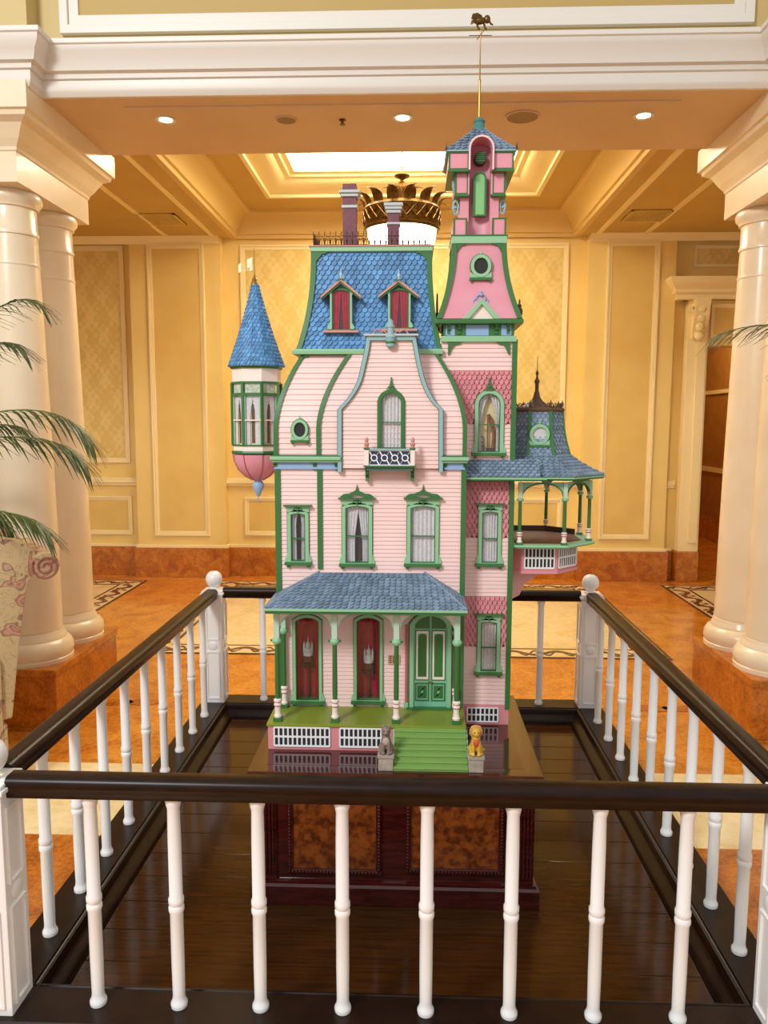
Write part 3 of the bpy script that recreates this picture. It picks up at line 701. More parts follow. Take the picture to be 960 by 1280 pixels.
# ---- window builder ------------------------------------------------------------
def curtain(mb, x0, x1, za, ztop, Y, folds=5, amp=.0022, gap=None, side=0):
    """folded cloth from z=za up to ztop(x); gap(z) pulls the free edge towards the side"""
    nx = folds * 4; nz = 8; vs = []
    for j in range(nz + 1):
        v = j / nz
        for i in range(nx + 1):
            u = i / nx
            if gap: a, b = gap(v); x = x0 + (x1 - x0) * (a + (b - a) * u)
            else: x = x0 + (x1 - x0) * u
            zt = ztop(x0 + (x1 - x0) * u if not gap else x)
            vs.append((x, Y + amp * math.sin(u * folds * 2 * PI), za + (zt - za) * v))
    fs = [(j * (nx + 1) + i, j * (nx + 1) + i + 1, (j + 1) * (nx + 1) + i + 1, (j + 1) * (nx + 1) + i) for j in range(nz) for i in range(nx)]
    mb.add(vs, fs)
def arch_top(x0, x1, z1, rise):
    def f(x):
        if rise <= 0: return z1
        w = (x1 - x0) / 2; rad = (w * w + rise * rise) / (2 * rise); d = min(w, abs(x - (x0 + x1) / 2))
        return z1 - rad + math.sqrt(max(0, rad * rad - d * d))
    return f
def house_window(o, Y, rise=0, fw=.012, frame='mint', edge='green', cloth='lace', style='full', hood=None, back='room', mid=True, foot=True, depth=.026, label=None):
    """o: opening (px0, px1, py0, py1) in the photograph on plane Y. Returns (part, hole)"""
    x0, z1 = P(o[0], (o[2] + o[3]) / 2, Y)[0], PZ(o[2], Y, o[0]); x1, z0 = P(o[1], (o[2] + o[3]) / 2, Y)[0], PZ(o[3], Y, o[0])
    z1 = PZ(o[2], Y, o[0])
    if rise < 0: rise = (x1 - x0) / 2 * 1.001
    inn = arch(x0, x1, z0, z1, rise) if rise else rect(x0, x1, z0, z1)
    e = .0025; ie = arch(x0 + e, x1 - e, z0 + e, z1 - e, rise) if rise else rect(x0 + e, x1 - e, z0 + e, z1 - e)
    out = arch(x0 - fw, x1 + fw, z0 - .004, z1 + fw, rise + (fw * .6 if rise else 0)) if rise else rect(x0 - fw, x1 + fw, z0 - .004, z1 + fw)
    mb = MB(); mb.ring(out, inn, Y - .011, Y)
    win = part(mb, 'window', frame, label=label)
    part(MB().ring(inn, ie, Y - .009, Y + depth), 'reveal', edge, parent=win)
    o2 = arch(x0 - fw - .002, x1 + fw + .002, z0 - .004, z1 + fw + .002, rise + (fw * .6 if rise else 0)) if rise else rect(x0 - fw - .002, x1 + fw + .002, z0 - .004, z1 + fw + .002)
    part(MB().ring(o2, out, Y - .007, Y), 'edge_bead', edge, parent=win)
    part(MB().prism(inn, Y + depth, Y + depth + .004), 'backing', back, parent=win, smooth=False)
    top = arch_top(x0, x1, z1, rise)
    cb = MB()
    if style == 'full': curtain(cb, x0, x1, z0, top, Y + .008, 6)
    elif style == 'parted':
        g = lambda v: .42 - .2 * math.sin(PI * min(1, v * 1.1)) + .08 * v
        curtain(cb, x0, x1, z0, top, Y + .008, 3, gap=lambda v: (0, .36 - .03 * v if v < .85 else .36 + (v - .85) * .9))
        curtain(cb, x0, x1, z0, top, Y + .008, 3, gap=lambda v: (.68 + .03 * v if v < .85 else .7 - (v - .85) * .9, 1))
    elif style == 'swag':
        curtain(cb, x0, x1, z0, top, Y + .008, 4, gap=lambda v: (0, .40 + .16 * max(0, v - .45) * 2))
        curtain(cb, x0, x1, z0, top, Y + .01, 4, gap=lambda v: (.72 - .2 * max(0, v - .35) * 1.6, 1))
    elif style == 'sides':
        curtain(cb, x0, x1, z0, top, Y + .008, 3, gap=lambda v: (0, .16 + .34 * max(0, v - .55) ** 1.5 * 3.3))
        curtain(cb, x0, x1, z0, top, Y + .008, 3, gap=lambda v: (.84 - .34 * max(0, v - .55) ** 1.5 * 3.3, 1))
    if style: part(cb, 'curtain', cloth, parent=win)
    part(MB().prism(ie, Y - .002, Y - .001), 'pane', 'glass', parent=win, smooth=False)
    if mid:
        zm = z0 + (z1 - z0) * .47
        part(MB().box(x0, x1, Y - .006, Y + .001, zm - .0018, zm + .0018), 'meeting_rail', edge, parent=win, smooth=False)
    if foot:
        sb = MB().box(x0 - fw - .010, x1 + fw + .010, Y - .02, Y, z0 - .013, z0 - .002)
        for x in (x0 - fw - .002, x1 + fw - .006): sb.box(x, x + .01, Y - .014, Y, z0 - .022, z0 - .013)
        part(sb, 'sill', 'green', parent=win, smooth=False, bevel=.0012)
        for s, x in ((-1, x0 - fw), (1, x1 + fw)):
            part(MB().prism([(x, z0 - .002), (x + s * .009, z0 - .002), (x + s * .0085, z0 + .01), (x + s * .003, z0 + .022), (x, z0 + .035)], Y - .009, Y), 'side_scroll', 'mint', parent=win)
    if hood: hood(win, x0 - fw, x1 + fw, z1 + fw, Y)
    return win, (x0 - fw * .4, x1 + fw * .4, z0 - .004, z1 + fw * .4, rise)
def hood_ledge(win, x0, x1, z, Y):
    h = MB(); h.box(x0 - .002, x1 + .002, Y - .011, Y, z - .008, z + .012)
    part(h, 'lintel', 'mint', parent=win, smooth=False, bevel=.001)
    k = MB(); c = (x0 + x1) / 2
    for s in (-1, 1): k.tube([(c + s * (.003 + .016 * u), Y - .0125, z + .004 - .006 * u * u + .003 * math.sin(u * 5)) for u in [i / 6 for i in range(7)]], .0016, 5)
    k.prism([(c - .004, z + .008), (c + .004, z + .008), (c + .0025, z - .007), (c - .0025, z - .007)], Y - .016, Y - .009)
    part(k, 'keystone', 'green', parent=win)
    part(MB().box(x0 - .012, x1 + .012, Y - .024, Y, z + .012, z + .017), 'ledge', 'green', parent=win, smooth=False, bevel=.001)
def crest(win, c, z, Y, s=1., name='crest'):
    k = MB()
    k.prism([(c - .011 * s, z), (c + .011 * s, z), (c + .008 * s, z + .008 * s), (c + .012 * s, z + .013 * s), (c + .006 * s, z + .018 * s), (c + .004 * s, z + .028 * s), (c, z + .042 * s), (c - .004 * s, z + .028 * s), (c - .006 * s, z + .018 * s), (c - .012 * s, z + .013 * s), (c - .008 * s, z + .008 * s)], Y - .012, Y - .003)
    k.sphere((c, Y - .012, z + .014 * s), .004 * s, 8, 6); k.sphere((c, Y - .008, z + .043 * s), .0032 * s, 8, 6)
    for q in (-1, 1): k.tube([(c + q * (.010 + .005 * math.cos(a)) * s, Y - .01, z + .005 * s + .005 * s * math.sin(a)) for a in [i * .7 for i in range(9)]], .0018 * s, 5)
    part(k, name, 'green', parent=win)
def hood_crown(win, x0, x1, z, Y):
    hood_ledge(win, x0, x1, z, Y)
    c = (x0 + x1) / 2; w = (x1 - x0) / 2 + .004; zz = z + .017
    k = MB()
    for q in (-1, 1):
        top = [(c + q * w * (1 - u), zz + .004 + .019 * u ** .7 + .002 * math.sin(u * 9)) for u in [i / 8 for i in range(9)]]
        bot = [(c + q * w * (1 - u) * (.92 if i else 1), zz + (.0 if i < 5 else .003 + .001 * i)) for i, u in enumerate([i / 8 for i in range(9)])]
        k.strip(top, bot, Y - .013, Y - .004)
    part(k, 'pediment', 'green', parent=win)
    crest(win, c, zz + .016, Y, .62)
def hood_crest(win, x0, x1, z, Y): crest(win, (x0 + x1) / 2, z - .004, Y, 1.0)

# ---- base, porch floor, steps ---------------------------------------------------
YPF = 2.49
xP0, xP1 = PX(335, YPF, 915), PX(584, YPF, 915)
xS0, xS1 = PX(493, 2.42, 935), PX(583, 2.42, 935)
part(MB().box(xL, xCR, YC + .035, YR, ZT, Zpf + .01), 'foundation', 'pinkbase', smooth=False)
def lattice(x0, x1, z0, z1, Y, n, parent=None, xf=None):
    """dark opening with white rounded grid in two rows"""
    g = MB(); w = (x1 - x0) / n; zm = (z0 + z1) / 2; b = w * .17; hh = (z1 - z0)
    for i in range(n + 1): g.box(x0 + i * w - b, x0 + i * w + b, Y - .004, Y - .001, z0, z1)
    for z in (z0, zm, z1): g.box(x0, x1, Y - .0045, Y - .001, z - hh * .045, z + hh * .045)
    d = MB().box(x0, x1, Y - .001, Y + .001, z0, z1)
    if xf:
        g.v = [tuple(xf(Vector(p))) for p in g.v]; d.v = [tuple(xf(Vector(p))) for p in d.v]
    p = part(d, 'lattice_opening', 'hole', smooth=False, parent=parent)
    part(g, 'lattice', 'white', smooth=False, parent=p, kind='stuff')
base = part(MB().box(xP0, xS1, YPF, YC + .04, ZT, Zpf - .009), 'porch_base', 'pinkbase', smooth=False, bevel=.002)
for a, b, n in ((343, 412, 12), (425, 482, 10)): lattice(PX(a, YPF, 920), PX(b, YPF, 920), PZ(934, YPF), PZ(911, YPF), YPF - .001, n)
part(MB().box(xP0 - .004, xS1 + .004, YPF - .006, YC + .04, Zpf - .009, Zpf), 'porch_floor', 'olive', smooth=False, bevel=.002)
ns = 7; Ys0 = 2.343
for i in range(ns):
    za = ZT + (Zpf - ZT - .006) * i / ns; zb = ZT + (Zpf - ZT - .006) * (i + 1) / ns; y0 = Ys0 + (YPF - .006 - Ys0) * i / ns
    m = MB().box(xS0, xS1, y0, YPF - .006, za, zb - .004); m.box(xS0 - .001, xS1 + .001, y0 - .004, YPF - .006, zb - .004, zb)
    part(m, 'step', 'step', smooth=False, bevel=.0008)
part(MB().extr([(xS1 + .001, Ys0, ZT), (xS1 + .001, YPF - .006, ZT), (xS1 + .001, YPF - .006, Zpf - .01)], (.005, 0, 0)), 'stair_stringer', 'mint', smooth=False)
part(MB().extr([(xS0 - .006, Ys0, ZT), (xS0 - .006, YPF - .006, ZT), (xS0 - .006, YPF - .006, Zpf - .01)], (.005, 0, 0)), 'stair_stringer', 'mint', smooth=False)

# ---- main walls -------------------------------------------------------------------
part(MB().box(xL + .004, xCR - .002, YC + .031, YR, Zpf, zc1 + .02), 'wall_core', 'siding', smooth=False)
part(MB().box(xWL, xWR - .003, YW + .031, YR - .002, ZT, PZ(428, YW)), 'tower_core', 'siding', smooth=False)
part(MB().box(xL + .001, xL + .006, YC, YR, Zpf, zc1), 'side_wall', 'siding', smooth=False)
part(MB().box(xWR - .006, xWR - .001, YW, YR, ZT, PZ(428, YW)), 'side_wall', 'siding', smooth=False)
holes = []
for o, st, hd, ck in (((364, 382, 641, 701), 'parted', hood_ledge, 0), ((432, 461, 632, 703), 'swag', hood_crown, 0), ((513, 544, 632, 703), 'full', hood_crown, 0)):
    w_, h_ = house_window(o, YC, .008 if hd is hood_crown else .006, hood=hd, style=st); holes.append(h_)
for o in ((370, 399, 771, 874), (446, 475, 771, 874)):
    w_, h_ = house_window(o, YC, .014, fw=.010, frame='mint', cloth='red', style='sides', back='red', depth=.028, mid=False); holes.append(h_)
    # small tiered silver centrepiece behind the glass
    cx = (h_[0] + h_[1]) / 2
    t_ = thing('tiered_centrepiece', (cx, YC + .018, Zpf + .02), 'tiny silver tiered centrepiece behind the ' + ('left' if o[0] < 400 else 'middle') + ' red porch window', 'ornament', 'ornaments behind the porch windows')
    zb = PZ(826 if o[0] < 400 else 834, YC)
    MB().lathe([(0, 0), (.022, 0), (.022, .018), (.018, .02), (.018, .04), (.0, .042)], cx, YC + .016, 12, cz=zb - .03).build('pedestal', H['iron'], t_)
    MB().lathe([(0, 0), (.014, 0), (.014, .008), (.005, .014), (.005, zb - .034 - Zpf), (.012, zb - .03 - Zpf), (0, zb - .03 - Zpf)], cx, YC + .016, 10, cz=Zpf).build('stand', H['iron'], t_, smooth=False)
    MB().lathe([(0, .0), (.018, .0), (.018, .012), (.013, .014), (.013, .026), (.008, .028), (.008, .045), (.003, .05), (0, .07)], cx, YC + .016, 12, cz=zb + .012).build('tier', H['grey'], t_)
    for s in (-1, 1): MB().lathe([(0, 0), (.004, 0), (.004, .03), (0, .045)], cx + s * .014, YC + .014, 8, cz=zb + .02).build('spire', H['grey'], t_)
# gable / balcony window sits on the gable plane
YG = YC - .012
gw, gh = house_window((476, 502, 491, 560), YG, -1, fw=.010, frame='green', edge='green', hood=hood_crest, style='full', foot=False)
mh = list(holes)
sb = MB(); siding(sb, xL + .004, xCR - .003, Zpf, zc1 + .004, YC, mh); part(sb, 'siding', 'siding', smooth=False, kind='stuff')

# door
dx0, dx1 = PX(517, YC, 820), PX(559, YC, 820); dz0, dz1 = Zpf + .004, PZ(768, YC)
dr = part(MB().prism(arch(dx0, dx1, dz0, dz1, (dx1 - dx0) * .36), YC - .006, YC - .001), 'door', H['aqua'] if 0 else mat('door_mint_paint', '#7fc0a0', .4), smooth=False)
part(MB().ring(arch(dx0 - .014, dx1 + .014, dz0, dz1 + .012, (dx1 - dx0) * .38), arch(dx0, dx1, dz0, dz1, (dx1 - dx0) * .36), YC - .014, YC), 'door_frame', 'mint', parent=dr)
part(MB().ring(arch(dx0 - .018, dx1 + .018, dz0, dz1 + .016, (dx1 - dx0) * .38), arch(dx0 - .014, dx1 + .014, dz0, dz1 + .012, (dx1 - dx0) * .38), YC - .01, YC), 'door_edge', 'green', parent=dr)
cxd = (dx0 + dx1) / 2; hw = (dx1 - dx0) / 2
for s in (-1, 1):
    a, b = sorted((cxd + s * .004, cxd + s * (hw - .006)))
    zt = dz1 - .048
    part(MB().prism([(a, zt), (b, zt)] + [(b if s > 0 else a, zt + .022), ((a + b) / 2 + s * .006, zt + .036), (cxd + s * .004, zt + .044)][::(1 if s > 0 else -1)][:3], YC - .0075, YC - .005) if s > 0 else
         MB().prism([(a, zt), (b, zt), (b, zt + .044), ((a + b) / 2 - .006, zt + .036), (a, zt + .022)], YC - .0075, YC - .005), 'fanlight', 'green', parent=dr, smooth=False)
    z2 = dz0 + .098; z3 = zt - .006
    part(MB().ring(rect(a, b, z2, z3), rect(a + .003, b - .003, z2 + .003, z3 - .003), YC - .0085, YC - .005), 'panel_edge', 'green', parent=dr, smooth=False)
    part(MB().ring(rect(a + .003, b - .003, z2 + .003, z3 - .003), rect(a + .009, b - .009, z2 + .012, z3 - .012), YC - .0075, YC - .005), 'panel_band', 'cream', parent=dr, smooth=False)
    part(MB().prism(arch(a + .010, b - .010, z2 + .013, z3 - .013, (b - a) * .2), YC - .0072, YC - .005), 'panel', 'green', parent=dr, smooth=False)
    z2 = dz0 + .022; z3 = dz0 + .088
    part(MB().ring(rect(a, b, z2, z3), rect(a + .004, b - .004, z2 + .004, z3 - .004), YC - .0085, YC - .005), 'panel_edge', 'green', parent=dr, smooth=False)
    part(MB().ring(rect(a + .008, b - .008, z2 + .010, z3 - .010), circ((a + b) / 2, (z2 + z3) / 2, .006, .012, 4), YC - .0075, YC - .005), 'panel', 'green', parent=dr, smooth=False)
part(MB().box(cxd - .0012, cxd + .0012, YC - .0085, YC - .005, dz0, dz1 - .003), 'meeting_stile', 'mint', parent=dr, smooth=False)
part(MB().sphere((cxd + .004, YC - .011, dz0 + .092), .004, 10, 6).sphere((cxd - .004, YC - .011, dz0 + .092), .004, 10, 6), 'door_knob', 'gold', parent=dr, kind='stuff')
part(MB().box(dx0 - .024, dx1 + .024, YC - .03, YC, Zpf, Zpf + .005), 'threshold', 'green', parent=dr, smooth=False)
for x in (dx0 - .03, dx1 + .022):
    part(MB().box(x, x + .008, YC - .01, YC, Zpf + .02, dz1 - .035), 'door_pilaster', 'rosedark', parent=dr, smooth=False)
    part(MB().box(x - .004, x + .012, YC - .014, YC, Zpf, Zpf + .02), 'pilaster_base', 'mint', parent=dr, smooth=False, bevel=.001)
# plaque beside the door
px0, pz1 = P(485, 818, YC); px1, pz0 = P(500, 830, YC)
pq = part(MB().box(px0, px1, YC - .007, YC - .003, pz0, pz1), 'plaque', mat('plaque_tan', '#c9a583', .5), smooth=False)
for k in range(4):
    z = pz1 - .006 - k * .0068
    for j in range(3 - (k % 2)): part(MB().box(px0 + .004 + j * .0125, px0 + .013 + j * .0125, YC - .0078, YC - .006, z - .0018, z + .0018), 'lettering', 'iron', parent=pq, smooth=False)

# corner boards
def board(pxa, pxb, pya, pyb, Y, m='green', d=.008, name='corner_board'):
    pc = (pya + pyb) / 2; xa, xb = PX(pxa, Y, pc), PX(pxb, Y, pc)
    return part(MB().box(xa, xb, Y - d, Y + .01, PZ(pyb, Y), PZ(pya, Y)), name, m, smooth=False, bevel=.0012)
board(345.5, 352.5, 575, 885, YC); board(397, 403.5, 585, 712, YC); board(574.5, 581, 585, 885, YC)
board(635.5, 642, 425, 884, YW)

# ---- wing / tower front: bands of siding and fish scales -------------------------------
wh = []
for o, hd, st, rise, fr, bk in (((602, 622, 639, 703), hood_ledge, 'full', .005, 'mint', 'room'), ((600.5, 620.5, 776, 838), hood_ledge, 'full', .005, 'mint', 'room'), ((597.5, 625, 492, 565), hood_crest, 'sides', -1, 'mint', 'glow')):
    w_, h_ = house_window(o, YW, rise, hood=hd, style=st, frame=fr, back=bk, depth=.029); wh.append(h_)
zz = lambda py: PZ(py, YW, 610)
def inwh(p):
    for h in wh:
        r = hole_at(h, p.z)
        if r and r[0] < p.x < r[1]: return True
    return False
sb = MB()
for a, b in ((880, 808), (745, 672), (600, 530), (463, 424)): siding(sb, xWL, xWR - .006, zz(a), zz(b), YW, wh)
part(sb, 'tower_siding', 'siding', smooth=False, kind='stuff')
fs_ = MB()
for a, b in ((808, 745), (672, 602), (530, 463)):
    part(MB().box(xWL, PX(590, YW), YW - .001, YW + .004, zz(a), zz(b)), 'scale_backing', 'scale', smooth=False)
    shingles(fs_, lambda t: (xWL, YW - .001, zz(a) + (zz(b) - zz(a)) * t), lambda t: (xWR - .006, YW - .001, zz(a) + (zz(b) - zz(a)) * t), .017, round((zz(b) - zz(a)) / .0165), inwh)
part(fs_, 'fish_scales', 'scale', smooth=False, kind='stuff')
part(MB().box(xCR, xWR, YW - .004, YR, ZT, zz(880)), 'wing_base', 'pinkbase', smooth=False)
lattice(PX(584, YW, 892), PX(622, YW, 892), zz(901), zz(884), YW - .005, 7)
# harp and chair standing inside the pale-backed tower window
hx = (wh[2][0] + wh[2][1]) / 2 + .004; hz = wh[2][2] + .006
hp = thing('miniature_harp', (hx, YW + .018, hz), 'tiny golden harp behind the glass of the arched tower window', 'harp')
ho = mat('harp_gold', '#9a5a1e', .35, .5)
MB().tube([(hx + .012, YW + .016, hz + .01), (hx + .015, YW + .016, hz + .06), (hx + .004, YW + .016, hz + .115), (hx - .006, YW + .016, hz + .13)], .006, 8).build('soundboard', ho, hp)
MB().tube([(hx - .006, YW + .016, hz + .13), (hx - .002, YW + .016, hz + .105), (hx + .008, YW + .016, hz + .1), (hx + .012, YW + .016, hz + .085)], .0035, 6).build('neck', ho, hp)
MB().tube([(hx - .006, YW + .016, hz + .01), (hx - .007, YW + .016, hz + .13)], .0028, 6).build('pillar', ho, hp)
MB().box(hx - .01, hx + .018, YW + .008, YW + .024, hz, hz + .012).build('foot', H['room'], hp, smooth=False)
hc = thing('miniature_chair', (hx - .024, YW + .018, hz), 'tiny dark chair beside the harp in the tower window', 'chair')
MB().box(hx - .032, hx - .018, YW + .009, YW + .022, hz + .018, hz + .021).build('seat', H['room'], hc, smooth=False)
MB().ring(circ(hx - .025, hz + .042, .007, .012), circ(hx - .025, hz + .042, .005, .009), YW + .02, YW + .022).build('backrest', H['room'], hc)
for a in (-.031, -.0195):
    for b in (.01, .021): MB().box(hx + a - .001, hx + a + .001, YW + b - .001, YW + b + .001, hz, hz + .032 if b > .02 else hz + .018).build('leg', H['room'], hc, smooth=False)

# ---- curved second storey -------------------------------------------------------------
z0s, z1s = zc1, PZ(440, YC + .09)
def insf(t, a): return a * max(0., (t - .28) / .72) ** 1.75
def loft(name, x0, x1, y0, aL, aR, aF, m, rows=20, kind='stuff', zb=z0s, zt=z1s):
    mb = MB(); g = .0035
    def rc(t, e): return [(x0 + insf(t, aL) - e, y0 + insf(t, aF) - e), (x1 - insf(t, aR) + e, y0 + insf(t, aF) - e), (x1 - insf(t, aR) + e, YR), (x0 + insf(t, aL) - e, YR)]
    for i in range(rows):
        ta, tb = i / rows, (i + 1) / rows; za, zb2 = zb + (zt - zb) * ta, zb + (zt - zb) * tb
        A, B, C = rc(ta, g), rc(tb, .0004), rc(ta, -.004)
        vs = [(x, y, za) for x, y in A] + [(x, y, zb2) for x, y in B] + [(x, y, za) for x, y in C]
        mb.add(vs, [(k, (k + 1) % 4, 4 + (k + 1) % 4, 4 + k) for k in (0, 1, 3)] + [(8 + k, 8 + (k + 1) % 4, (k + 1) % 4, k) for k in (0, 1, 3)])
    T = rc(1, 0); mb.add([(x, y, zt) for x, y in T], [(0, 1, 2, 3)])
    part(mb, name, m, smooth=False, kind=kind)
    return rc
lx0, lx1 = xL + .002, PX(452, YC, 570)
cx0_, cx1_ = PX(400, YC, 570), PX(579, YC, 580)
rl_ = loft('curved_storey_siding', lx0, lx1, YC + .004, .092, .02, .09, 'siding')
rc_ = loft('curved_bay_siding', cx0_, cx1_, YC - .001, .108, .104, .078, 'siding')
def rib(rcf, corner, name='curved_rib'):
    pts = []
    for i in range(15):
        t = i / 14; x, y = rcf(t, .004)[corner]; pts.append((x, y, z0s + (z1s - z0s) * t))
    part(MB().bar(pts, (.0075, 0, 0), (0, .006, .0)), name, 'green')
rib(rl_, 0); rib(rc_, 0); rib(rc_, 1)
# oval window on the curved storey
def round_window(px, py, Y, rx, rz, base=True, label=None, pane='room', fr='mint', parent=None):
    x, z = P(px, py, Y)
    w = part(MB().ring(circ(x, z, rx * 1.45, rz * 1.4), circ(x, z, rx, rz), Y - .012, Y + .004), 'round_window', fr, label=label)
    part(MB().ring(circ(x, z, rx * 1.56, rz * 1.5), circ(x, z, rx * 1.45, rz * 1.4), Y - .009, Y + .004), 'edge_bead', 'green', parent=w)
    part(MB().prism(circ(x, z, rx, rz), Y - .003, Y + .002), 'pane', mat('dark_glass', '#2c2a26', .08) if pane == 'room' else H[pane], parent=w, smooth=False)
    if base:
        b = MB().box(x - rx * 1.6, x + rx * 1.6, Y - .014, Y + .004, z - rz * 1.75, z - rz * 1.42)
        for s in (-1, 1): b.box(x + s * rx * 1.3 - .003, x + s * rx * 1.3 + .003, Y - .012, Y + .004, z - rz * 2.0, z - rz * 1.75)
        part(b, 'sill', 'green', parent=w, smooth=False, bevel=.001)
        part(MB().prism([(x - rx * 1.5, z - rz * 1.42), (x - rx * 1.5, z - rz * .75), (x - rx * .9, z - rz * 1.1), (x, z - rz * 1.35), (x + rx * .9, z - rz * 1.1), (x + rx * 1.5, z - rz * .75), (x + rx * 1.5, z - rz * 1.42)], Y - .010, Y + .004), 'cheek', fr, parent=w)
    k = MB().sphere((x, Y - .008, z + rz * 1.55), .005, 8, 6); k.sphere((x, Y - .008, z + rz * 1.55 + .007), .003, 8, 6)
    part(k, 'finial', fr, parent=w)
    return w
round_window(375, 537, YC, .020, .025)
# cornice ends: ledge, pale blue frieze, scroll brackets
def scroll_bracket(x, z, Y, w=.012, h=.03, d=.022, m='green', parent=None, name='bracket'):
    pr = [(0, 0), (-d, 0), (-d, -.006), (-d * .6, -h * .35), (-d * .75, -h * .5), (-d * .3, -h * .75), (-d * .4, -h), (0, -h)]
    return part(MB().extr([(x - w / 2, Y + a, z + b) for a, b in pr], (w, 0, 0)), name, m, parent=parent)
for a, b, br in ((338, 426, (345, 394, 421)), (551, 586, (556, 581))):
    xa, xb = PX(a, YC - .02, 578), PX(b, YC - .02, 578)
    ch = MB(); zt = PZ(571, YC - .02); ch.box(xa, xb, YC - .034, YC + .03, zt - .012, zt); ch.box(xa + .004, xb - .004, YC - .026, YC + .03, zt - .02, zt - .012)
    cn = part(ch, 'cornice', 'mint', smooth=False, bevel=.002)
    part(MB().box(xa + .002, xb - .002, YC - .030, YC + .03, zt, zt + .004), 'cornice_cap', 'green', parent=cn, smooth=False)
    part(MB().box(xa + .012, xb - .012, YC - .012, YC + .02, zt - .044, zt - .02), 'frieze', 'blue', parent=cn, smooth=False)
    for p_ in br: scroll_bracket(PX(p_, YC, 585), zt - .018, YC, parent=cn)

# ---- ogee gable in the middle -----------------------------------------------------------
gl = [(424, 590), (424, 512), (437, 497), (448, 478), (454, 455), (458, 437), (460, 421)]
gr = [(552, 590), (552, 512), (541, 500), (531, 480), (525, 458), (521, 438), (518, 421)]
GL_ = [P(a, b, YG) for a, b in gl]; GR_ = [P(a, b, YG) for a, b in gr]
def smooth_line(pts):
    out = [pts[0], pts[1]]
    ps = pts[1:]
    for i in range(len(ps) - 1):
        p0 = ps[max(0, i - 1)] if i > 0 else ps[0]; p1, p2 = ps[i], ps[i + 1]; p3 = ps[min(len(ps) - 1, i + 2)]
        for k in range(1, 5):
            t = k / 4; out.append(tuple(.5 * ((2 * p1[j]) + (-p0[j] + p2[j]) * t + (2 * p0[j] - 5 * p1[j] + 4 * p2[j] - p3[j]) * t * t + (-p0[j] + 3 * p1[j] - 3 * p2[j] + p3[j]) * t ** 3) for j in (0, 1)))
    return out
GLs, GRs = smooth_line(GL_), smooth_line(GR_)
def interp(line):
    def f(z):
        for (xa, za), (xb, zb) in zip(line[:-1], line[1:]):
            if za <= z <= zb: return xa + (xb - xa) * (z - za) / max(1e-6, zb - za)
        return line[-1][0] if z > line[-1][1] else line[0][0]
    return f
fL, fR = interp(GLs), interp(GRs)
gz0, gz1 = min(GLs[0][1], GRs[0][1]), min(GLs[-1][1], GRs[-1][1])
gz0 = PZ(575, YG)
sb = MB(); siding(sb, fL, fR, gz0 - .028, gz1, YG, [gh]); part(sb, 'gable_siding', 'siding', smooth=False, kind='stuff')
# gable cheeks running back into the roof
for ln, s in ((GLs, 1), (GRs, -1)):
    a = [(x + s * .001, z) for x, z in ln]; b = [(x + s * .006, z) for x, z in ln]
    part(MB().strip(a, b, YG + .001, YC + .11), 'gable_cheek', 'siding')
    o_ = [(x - s * .004, z) for x, z in ln]; i_ = [(x + s * .009, z) for x, z in ln]; e_ = [(x + s * .011, z) for x, z in ln]; q_ = [(x - s * .006, z) for x, z in ln]
    tr_ = part(MB().strip(o_, i_, YG - .013, YG), 'gable_trim', 'aqua')
    part(MB().strip(i_, e_, YG - .009, YG), 'trim_bead', 'green', parent=tr_)
    part(MB().strip(q_, o_, YG - .010, YG + .02), 'trim_edge', mat('trim_dark_blue', '#3d5a66', .5), parent=tr_)  # dark blue outer line along the gable trim
xa, xb = PX(455, YG, 420), PX(523, YG, 420); zt = PZ(419, YG)
gt = part(MB().box(xa, xb, YG - .022, YC + .12, zt - .004, zt + .003), 'gable_cap', 'grey', smooth=False, bevel=.001)
part(MB().box(xa + .012, xb - .012, YG - .014, YG, zt - .018, zt - .004), 'gable_head', 'aqua', smooth=False, bevel=.001)
gx, _ = P(488.5, 420, YG)
fn = part(MB().lathe([(0, -.05), (.008, -.046), (.0155, -.04), (.0155, -.014), (.018, -.01), (.015, -.004), (.011, .0), (.011, .02), (.014, .022), (.014, .028), (.009, .032), (.009, .043), (.004, .046), (0, .052)], gx, YG - .016, 20, cz=zt + .002), 'gable_finial', 'aqua')
part(MB().lathe([(.0158, -.032), (.0172, -.03), (.0172, -.026), (.0158, -.024)], gx, YG - .016, 20, cz=zt + .002), 'finial_band', 'green', parent=fn)
for s in (-1, 1): part(MB().tube([(gx + s * (.012 + .05 * u), YG - .016, zt + .004 + .014 * math.sin(u * PI) * (1 - .4 * u) + (.006 * math.cos(u * 9) if u > .3 else 0)) for u in [i / 12 for i in range(13)]], .0025, 6), 'gable_scroll', 'gutter')

# balcony under the gable window
bY = YG - .05
bx0, bx1 = PX(456, bY, 575), PX(518, bY, 575); bz0, bz1 = PZ(582, bY), PZ(563, bY)
bal_f = part(MB().box(bx0 - .004, bx1 + .004, bY - .004, YG, bz0 - .006, bz0), 'balcony_floor', 'green', smooth=False, bevel=.001)
part(MB().box(bx0 + .006, bx1 - .006, bY + .004, YG, bz0 - .018, bz0 - .006), 'balcony_apron', mat('balcony_dark_green', '#3f6a56', .5), smooth=False)
lt = MB(); xx0, xx1 = bx0 + .014, bx1 - .014
part(MB().box(xx0, xx1, bY + .004, bY + .006, bz0, bz1), 'balcony_panel', mat('balcony_navy', '#2a3a56', .5), smooth=False)
nr = 4; rw = (xx1 - xx0) / nr
for i in range(nr):
    c = xx0 + (i + .5) * rw; zc = (bz0 + bz1) / 2
    lt.ring(circ(c, zc, .0125, .0125, 8), circ(c, zc, .0085, .0085, 8), bY, bY + .004)
    for s in (-1, 1):
        for q in (-1, 1): lt.bar([(c + s * .009, bY + .002, zc + q * .009), (c + s * rw * .5, bY + .002, zc + q * (bz1 - bz0) * .48)], (0, .0015, 0), (.0015, 0, .0015))
